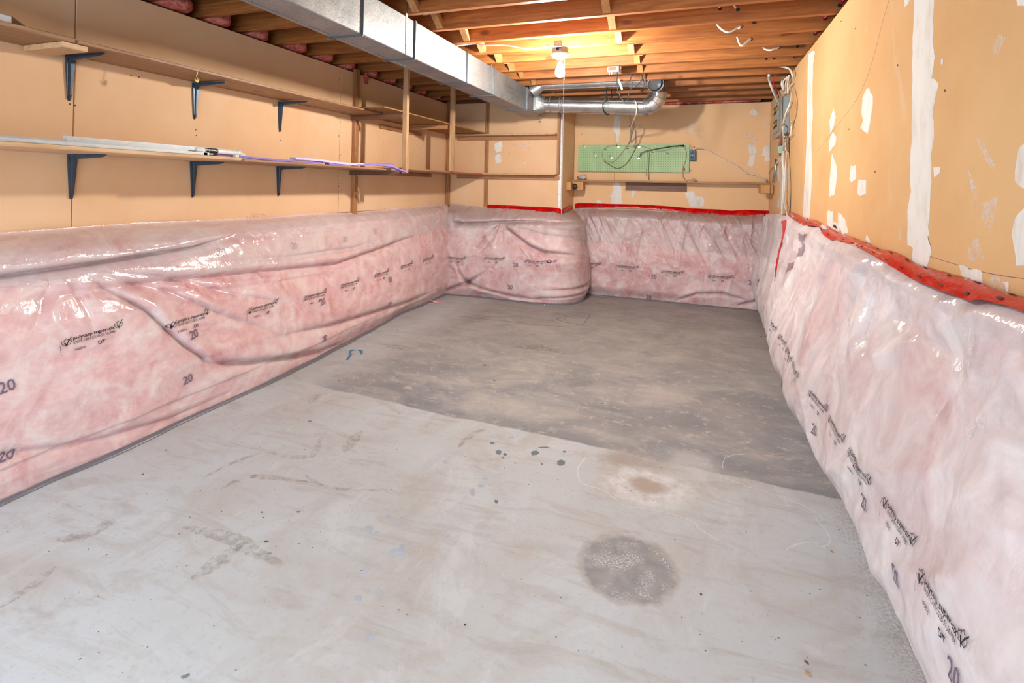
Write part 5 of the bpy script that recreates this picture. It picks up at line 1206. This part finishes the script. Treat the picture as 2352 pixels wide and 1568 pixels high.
# pegboard
x0, x1, z0, z1 = -1.335, -.118, 1.380, 1.684
t = thing('pegboard', ((x0+x1)/2, 5.98, z0), 'long green pegboard screwed to the far wall', 'pegboard')
boxo('board', (x0, 5.965, z0), (x1, 5.971, z1), M['peg'], t)
b = MB()
for xx in (x0+.01, (x0+x1)/2, x1-.03): b.box((xx, 5.9712, z0+.004), (xx+.02, YB-.001, z1-.004))
b.build('spacer', M['edge'], t)
b = MB()
for i in range(48):
    for j in range(12):
        x = x0+.0127+i*.02535; z = z0+.0127+j*.0254; V = [(x+.0033*math.cos(a), 5.9646, z+.0033*math.sin(a)) for a in [k*math.pi/3 for k in range(6)]]; b.add(V, [tuple(range(6))])
    b.box((x0+.006+i*.02535, 5.9648, z0-.002), (x0+.018+i*.02535, 5.9705, z0+.0002))
tag(b.build('peg_hole', M['dark'], t), kind='stuff')
fpb = lambda x, y, Y=5.955: PX(1300+x/6.918, 310+y/6.918, 'y', Y)
for i, (x, y, lb) in enumerate(((300,185,'chrome peg hook at the top left corner of the pegboard'),(470,325,'chrome peg hook second from the left, lower row'),(832,187,'chrome peg hook in the top row inside the cord loop'),(722,362,'chrome peg hook inside the cord loop, lower row'),(1165,187,'chrome peg hook in the top row near the hanging cord'),(1157,370,'chrome peg hook below the angled wire rods'))):
    c = fpb(x, y, 5.962); tt = thing('peg_hook', c, lb, 'hook', 'hooks on the pegboard')
    boxo('hook_plate', c+Vector((-.012, -.002, -.009)), c+Vector((.012, .002, .009)), M['hook'], tt, .001)
    MB().tube(spline([c+Vector((0, -.002, .004)), c+Vector((-.004, -.03, .002)), c+Vector((-.010, -.055, .012)), c+Vector((-.014, -.06, .03))], 4), .0018, 6).build('hook_wire', M['wire'], tt, True)
for x, y, lb in ((640,230,'short black wire hook at the left of the cord loop'),(985,215,'small black wire hook under the cord junction'),(1620,290,'small black wire peg in the right half of the pegboard'),(1385,275,'tiny black wire peg below the angled rods')):
    c = fpb(x, y, 5.962); tag(MB().tube(spline([c, c+Vector((-.008, -.02, -.004)), c+Vector((-.014, -.035, .012))], 4), .0018, 6).tube([c+Vector((-.012, -.003, .004)), c+Vector((.012, -.003, -.004))], .0015, 6).build('wire_peg', M['wire'], None, True, loc=c), lb, 'hook', 'hooks on the pegboard')
cord = lambda pts, r, m, lb, nm='cord': cable(nm, [fpb(*p) for p in pts], r, M[m], lb, 'cord')
cord([(1130,180),(1000,180),(880,170),(760,165),(660,185),(590,250),(575,330),(600,390),(660,415),(740,430),(790,400),(860,320),(930,230),(970,170),(1010,90),(1030,10),(1070,-120),(1075,-210)], .0045, 'beigecord', 'tan cord looping round the pegboard and up to the round duct')
cord([(600,410),(680,465),(790,525),(860,520),(960,455),(1050,320),(1120,180)], .0045, 'olive', 'olive green cord loop low on the pegboard')
cord([(1130,175),(1250,190),(1380,235),(1480,255),(1600,240),(1700,205),(1830,180)], .0035, 'beigecord', 'tan cord lying along behind the angled wire rods')
cord([(1830,180),(1890,220),(1915,300),(1900,400),(1870,480),(1855,560),(1850,640),(1880,700),(1920,725)], .0035, 'beigecord', 'tan cord hanging down the right end of the pegboard to the ledge')
cord([(1240,-110),(1230,-40),(1195,20),(1160,120),(1145,170)], .003, 'beigecord', 'thin orange-tan cord hanging above the pegboard middle')
cord([(1108,-80),(1106,50),(1103,150)], .0028, 'rust', 'thin straight brown rod hanging above the pegboard')
tt = thing('wire_rods', fpb(1290,250), 'bundle of dark angled wire rods hooked across the pegboard', 'rods')
for k, off in enumerate((0, 12)):
    MB().tube([fpb(1170+off*1.5, 360-off), fpb(1185+off*1.5, 285+off), fpb(1290, 245+off*1.3), fpb(1500, 205+off), fpb(1700, 175+off*.6), fpb(1880, 158+off)], .0028, 6).build('wire_rod', M['wire'], tt, True)
b = MB()
for k in range(5):
    c = fpb(1820+k*14, 175+4*math.sin(k*2)); b.tube([c+Vector((.012*math.cos(a), -.004*k*.2, .006*math.sin(a))) for a in [q*math.pi/4 for q in range(8)]], .0016, 5, closed=True)
b.build('wire_coil', M['wire'], tt, True)
tag(MB().tube([fpb(1292,270), fpb(1288,400), fpb(1272,655)], .0022, 6).build('ball_chain', M['hook'], None, True, loc=fpb(1290,270)), 'fine silver chain hanging down the pegboard middle', 'chain')
tag(MB().tube([fpb(1325,275), fpb(1318,450), fpb(1312,580), fpb(1318,712,5.97)], .0028, 6).build('cord', M['olive'], None, True, loc=fpb(1325,275)), 'dark straight cord hanging from the rods down to the ledge', 'cord')
c = fpb(1100,178); tag(boxo('cord_connector', c+Vector((-.014, -.010, -.014)), c+Vector((.012, .004, .012)), M['olive'], ch=.003), 'small green cord connector at the top of the pegboard', 'connector')
c = fpb(1870,545); tag(boxo('red_tag', c+Vector((-.010, -.004, -.018)), c+Vector((.010, .002, .018)), M['red'], ch=.002), 'small bright red tag at the lower right of the pegboard', 'tag')
c = fpb(2030,715, 5.93); tag(MB().tube(spline([c+Vector((-.06, 0, -.004)), c+Vector((-.02, 0, 0)), c+Vector((.012, 0, .012))], 4), [.004]*4+[.008]*4+[.010], 8).build('cord_plug', M['beigecord'], None, True, loc=c), 'tan cord plug lying on the ledge below the red tag', 'plug')
# hanging white rod with red tip above the board
tt = thing('hanging_tube', PX(1449,300,'y',5.93), 'thin off-white tube with a red dot hanging above the pegboard', 'tube')
MB().tube([PX(1446,266,'y',5.93), PX(1447,290,'y',5.93), PX(1446,325,'y',5.93)], .006, 8).build('tube_body', M['white'], tt, True); c = PX(1446.5,290,'y',5.922)
boxo('red_dot', c+Vector((-.008, -.003, -.006)), c+Vector((.008, 0, .006)), M['red'], tt, .001)
cable('cream_cable', [PX(x, y, 'y', Y) for x, y, Y in ((1452,232,5.1),(1459,232,4.91),(1462,245,4.90),(1461,262,4.92),(1453,282,5.2),(1448,300,5.6),(1447,325,5.92))], .006, M['white'], 'cream cable looped over the round duct and hanging down')
# outlet box
t = thing('outlet_box', PX(1591,385,'y',5.985), 'blue-grey electrical outlet box at the right end of the pegboard', 'outlet')
c = PX(1590,357,'y',5.975)
boxo('box_body', c+Vector((-.030, -.035, -.058)), c+Vector((.035, .024, .058)), M['outlet'], t, .006)
for dz in (.026, -.026):
    MB().lathe(c+Vector((.002, -.036, dz)), [(.0001, -.003), (.017, -.003), (.019, .001)], 16, 'y').build('socket_face', M['black'], t)
MB().lathe(c+Vector((.002, -.0385, 0)), [(.0001, -.001), (.003, -.001), (.003, .002)], 8, 'y').build('face_screw', M['hook'], t)
boxo('orange_block', c+Vector((-.035, .002, .060)), c+Vector((.02, .024, .102)), M['orange'], t, .004)
cable('white_cable', [PX(x, y, 'y', 5.95) for x, y in ((1591,345),(1596,341),(1607,340),(1620,342),(1638,353),(1660,366),(1690,380),(1710,395),(1735,402),(1752,412),(1762,418))]+[pw(1757,418,.62), pw(1764,402,.66), pw(1771,386,.66), pw(1780,381,.66), pw(1786,372,.66)], .0055, M['white'], 'long white cable sagging from the outlet box to the corner below the panel')
tag(MB().tube([pw(1776,419,.645), pw(1780,395,.655), pw(1783,365,.66)], .011, 10).build('conduit', M['pipe'], None, True, loc=pw(1776,419,.645)), 'short grey conduit standing on the right-hand ledge block', 'conduit')
# wall hook on the jog, small outlet on the right wall
c = PX(1310.5,371,'x',XJ+.002); tag(MB().tube(spline([c, c+Vector((.02, 0, .004)), c+Vector((.028, 0, .016))], 4), .003, 6).build('small_hook', M['hook'], None, True, loc=c), 'tiny silver hook on the side face of the wall jog', 'hook')
t = thing('wall_outlet', PX(1917,525,'x',XR-.01), 'small uncovered outlet in the right wall just above the red tape', 'outlet')
P4 = [PX(x, y, 'x', XR-.006) for x, y in ((1911,509),(1925,513),(1928,531),(1912,524))]
MB().prism(P4, (.005, 0, 0)).build('outlet_body', M['clear'], t)
MB().prism([P4[0].lerp(P4[2], .3), P4[1].lerp(P4[3], .4), P4[2].lerp(P4[0], .25), P4[3].lerp(P4[1], .2)], (-.002, 0, 0)).build('outlet_slot', M['screw'], t)

# ---------------------------------------------------------------- the floor: marks and litter
def fpos(x, y, z=0.0): return PX(x, y, 'z', z)
def flat(name, pts, m, parent, z=.0006, jag=0):
    P = [fpos(*p, z) for p in pts]; P = [p+Vector((random.uniform(-jag, jag), random.uniform(-jag, jag), 0)) for p in P]
    import mathutils
    tri = mathutils.geometry.tessellate_polygon([P]); n = len(P)
    V = P+[Vector((p.x, p.y, .0)) for p in P]
    return mesh_obj(name, V, [tuple(t) for t in tri]+[(i, (i+1) % n, n+(i+1) % n, n+i) for i in range(n)], m, parent)
fl = bpy.data.objects['floor']
def blob(cx, cy, rx, ry, n=12):
    return [(cx+rx*(1+random.uniform(-.3, .25))*math.cos(2*math.pi*k/n), cy+ry*(1+random.uniform(-.3, .25))*math.sin(2*math.pi*k/n)) for k in range(n)]
for cx, cy, rx, ry, m in ((1131,1017,5,2.5,'paintgrey'),(1145,1039,7,5,'paintgrey'),(1160,1043,4,3,'paintgrey'),(1155,1050,3,2,'paintgrey'),(1227,1040,10,6,'paintgrey'),(1289,1062,11,6,'paintgrey'),(1183,1063,2,1.5,'paintgrey'),(1244,1065,3,2.5,'paintgrey'),(1296,1037,4,2,'paintgrey'),(1140,1151,5,4,'paintgrey'),(1250,1027,12,1.8,'paintgrey'),(1176,1004,8,4,'paintblue'),(1024,1061,8,4,'paintblue'),(970,1108,7,4,'paintblue'),(940,1125,5,3,'paintblue'),(953,1155,6,4,'paintblue'),(890,1183,8,6,'paintblue'),(848,1214,11,7,'paintblue'),(865,1222,6,4,'paintblue'),(932,1189,5,4,'paintblue'),(915,1199,6,4,'paintblue'),(1009,1232,5,4,'paintblue'),(1028,1230,5,4,'paintblue'),(912,1268,20,12,'paintblue'),(925,1252,8,4,'paintblue'),(840,1307,7,6,'paintblue'),(868,1359,9,8,'paintblue'),(822,1374,9,6,'paintblue'),(848,1462,10,8,'paintblue'),(1114,1098,7,4,'paintblue'),(1105,1115,8,4,'paintblue'),(1086,1130,6,9,'paintblue')):
    flat('paint_spot', blob(cx, cy, rx, ry), M[m], fl, .0007)
for pts, r_ in ((((1345,1050),(1328,1075),(1330,1100),(1342,1112),(1385,1125),(1405,1140),(1435,1160),(1470,1168),(1520,1175),(1560,1185),(1595,1200),(1608,1215),(1650,1240)), .003), (((1655,1095),(1700,1110),(1765,1132),(1800,1142),(1840,1158),(1880,1180),(1888,1195),(1875,1193),(1895,1215),(1907,1240),(1895,1254),(1875,1252)), .0022), (((1805,1262),(1830,1250),(1862,1244),(1880,1250)), .003), (((1660,1075),(1663,1055),(1680,1045),(1710,1043)), .0018)):
    P = spline([fpos(*p, .0004) for p in pts], 7); P = [p+Vector((random.uniform(-.002, .002), random.uniform(-.002, .002), 0)) for p in P]; V = []; 
    for i, p in enumerate(P):
        d = P[min(i+1, len(P)-1)]-P[max(i-1, 0)]; d = d.normalized() if d.length else Vector((1, 0, 0)); q = Vector((-d.y, d.x, 0))*r_*random.uniform(.4, 1.1)
        V += [p+q, p-q]
    mesh_obj('crack_line', V, [(2*i, 2*i+1, 2*i+3, 2*i+2) for i in range(len(P)-1)], M['crack'], fl)
for pts, r_ in ((((1055,726),(1100,731),(1180,739),(1250,747),(1302,751)), .005), (((1302,735),(1288,728),(1280,733),(1300,740),(1335,745),(1348,732),(1355,724),(1340,718)), .004)):
    P = spline([fpos(*p, .0004) for p in pts], 7); V = []
    for i, p in enumerate(P):
        d = P[min(i+1, len(P)-1)]-P[max(i-1, 0)]; d = d.normalized() if d.length else Vector((1, 0, 0)); q = Vector((-d.y, d.x, 0))*r_*random.uniform(.3, 1.1); V += [p+q, p-q]
    mesh_obj('rust_line', V, [(2*i, 2*i+1, 2*i+3, 2*i+2) for i in range(len(P)-1)], M['rust'], fl)
s = Mat('brown_floor_smear'); v = s.coords(); n = s.noise(v, 26, 6, .75); s.fin((.34, .25, .19), .8)
tr = s.new('ShaderNodeBsdfTransparent'); mx = s.new('ShaderNodeMixShader')
s.lk(s.ramp(n, [(.42, .0), (.70, .42)]), mx.inputs[0]); s.lk(tr.outputs[0], mx.inputs[1]); s.lk(s.b.outputs[0], mx.inputs[2]); s.lk(mx.outputs[0], s.out.inputs[0]); M['fsm'] = s.m
for pts, r_ in ((((618,1038),(670,1049),(712,1046),(728,1030),(738,1002)), .02), (((505,1125),(540,1105),(575,1094),(640,1098),(720,1108)), .018), (((420,1210),(480,1222),(540,1240),(600,1275),(650,1296)), .03), (((0,1395),(45,1362),(90,1335),(125,1300)), .02), (((830,990),(810,1010),(790,1040)), .03), (((1115,985),(1080,1000),(1050,1030)), .02), (((560,1245),(500,1290),(440,1330)), .03), (((130,1240),(200,1225),(270,1190)), .03), (((735,905),(720,915),(716,925)), .03), (((470,1095),(540,1060),(600,1040)), .015), (((1180,795),(1240,800),(1300,812)), .05), (((880,790),(930,800),(960,800)), .05), (((700,1090),(760,1120),(880,1125)), .012)):
    P = spline([fpos(*p, .0003) for p in pts], 7); V = []
    for i, p in enumerate(P):
        d = P[min(i+1, len(P)-1)]-P[max(i-1, 0)]; d = d.normalized() if d.length else Vector((1, 0, 0)); q = Vector((-d.y, d.x, 0))*r_*(.15+.85*math.sin(math.pi*(i+.5)/(len(P))))*random.uniform(.7, 1.2)
        V += [p+q, p-q]
    mesh_obj('floor_smear', V, [(2*i, 2*i+1, 2*i+3, 2*i+2) for i in range(len(P)-1)], M['fsm'], fl)
P = spline([fpos(*p, .003) for p in ((797,826),(806,813),(803,811),(806,805),(815,803),(826,804),(831,808),(829,813))], 5); V = []
for i, p in enumerate(P):
    d = P[min(i+1, len(P)-1)]-P[max(i-1, 0)]; d.normalize(); q = Vector((-d.y, d.x, 0))*.007; z = .004*math.sin(i*.5); V += [p+q+Vector((0, 0, z)), p-q+Vector((0, 0, z)), p-q-Vector((0, 0, .002)), p+q-Vector((0, 0, .002))]
n = len(P); tag(mesh_obj('plastic_strap', V, [(i*4+k, i*4+(k+1) % 4, (i+1)*4+(k+1) % 4, (i+1)*4+k) for i in range(n-1) for k in range(4)]+[(0, 1, 2, 3), (n*4-4, n*4-3, n*4-2, n*4-1)], M['bluetie'], None, loc=P[0]), 'bent blue plastic strap lying on the concrete by the left blanket', 'strap')
def bit(name, x, y, L, W, H, ang, m, label, group=None, cat='debris'):
    c = fpos(x, y); n = 7; V = []
    ring = [(L/2*math.cos(2*math.pi*k/n)*random.uniform(.75, 1.1), W/2*math.sin(2*math.pi*k/n)*random.uniform(.7, 1.1)) for k in range(n)]
    ca, sa = math.cos(ang), math.sin(ang)
    for zz, kk in ((.0004, 1.0), (H*.6, .95), (H, .55)):
        for a, b_ in ring: V.append((c.x+(a*ca-b_*sa)*kk, c.y+(a*sa+b_*ca)*kk, zz*random.uniform(.85, 1.0) if zz > .001 else zz))
    o = mesh_obj(name, V, [tuple(reversed(range(n))), tuple(range(2*n, 3*n))]+[(i*n+k, i*n+(k+1) % n, (i+1)*n+(k+1) % n, (i+1)*n+k) for i in range(2) for k in range(n)], M[m], None, loc=c)
    return tag(o, label, cat, group)
bits = [(612,1244,.017,.006,.004,.2,'chip','dark brown wood chip left of the glass shard on bare concrete'),(685,1176,.016,.004,.003,.4,'chip','thin dark splinter above the small white fleck'),(601,1177,.007,.005,.004,0,'rust','small rusty crumb above a blue crumb'),(604,1189,.007,.006,.003,0,'bluetie','small blue crumb beside a rusty crumb'),(686,1249,.013,.004,.002,.5,'hook','shiny white fleck beside a greenish shard'),(617,1271,.022,.008,.0015,.7,'panelb','greenish glass shard below the brown wood chip'),(425,1553,.024,.016,.0015,.6,'panelb','triangular glass shard at the bottom edge of view'),(1911,1267,.012,.012,.003,.4,'tanchip','square orange-brown chip near the lower right cracks'),(2011,1316,.009,.006,.004,0,'clear','white crumb at the foot of the right blanket'),(1853,1522,.014,.005,.004,-.7,'chip','brown splinter near the bottom right'),(1856,1547,.018,.010,.005,-.7,'tanchip','tan wood chip below the brown splinter, bottom right'),(779,874,.014,.008,.003,0,'red','dark red fleck in the middle left of the floor'),(880,751,.014,.007,.004,0,'red','bright red crumb at the foot of the left blanket'),(913,758,.010,.006,.003,.3,'rust','small reddish splinter beside the left blanket'),(1135,874,.016,.008,.003,0,'black','black fleck in the worn grey area, left one'),(1113,839,.026,.012,.004,.3,'chip','dark crumb cluster in the worn grey area'),(712,967,.022,.005,.003,.5,'rust','reddish-brown splinter on the left of the floor'),(794,999,.014,.008,.002,.4,'tanchip','orange flake on bare concrete in the middle left'),(328,1089,.010,.003,.003,.3,'chip','small dark splinter nearest the left blanket foot'),(380,1034,.016,.007,.003,.4,'rust','reddish chip close to the left film hem'),(460,1128,.006,.005,.003,0,'black','tiny black crumb at the left of the floor'),(1068,1435,.008,.006,.003,.2,'black','tiny black crumb pair in the lower middle'),(1610,1365,.008,.006,.003,.2,'chip','small dark crumb right of the dark round patch'),(1748,773,.02,.012,.003,.2,'chip','small dark crumb by the far right blanket foot'),(1251,701,.016,.012,.012,0,'clear','white crumb by the bulging back blanket'),(1090,681,.03,.018,.014,0,'batt','pink fibre crumb at the foot of the puckered blanket')]
for i, (x, y, L, W, H, a, m, lb) in enumerate(bits): bit('wood_chip' if m in ('chip', 'tanchip') else 'crumb', x, y, L, W, H, a, m, lb, 'litter on the concrete floor')
cable('fibre_wisp', [fpos(985,689,.006), fpos(995,692,.014), fpos(1005,695,.006), fpos(1012,694,.004)], .008, M['batt'], 'pink fibre wisp on the floor in the back left corner', 'insulation')
for k in range(90):      # fine grit scattered on the floor
    pass
rg = random.Random(5); b = MB()
for k in range(420):
    x, y = rg.uniform(-2.2, .45), rg.uniform(.9, 5.6); r_ = rg.uniform(.001, .0028)
    a0 = rg.uniform(0, 6); V = [(x+r_*math.cos(a0+q*1.57), y+r_*.8*math.sin(a0+q*1.57), .0002) for q in range(4)]+[(x, y, r_*.7)]
    b.add(V, [(0, 1, 4), (1, 2, 4), (2, 3, 4), (3, 0, 4)])
tag(b.build('floor_grit', M['chip'], None, loc=(0, 3, 0)), 'fine dark grit scattered over the concrete floor', 'grit', None, 'stuff')
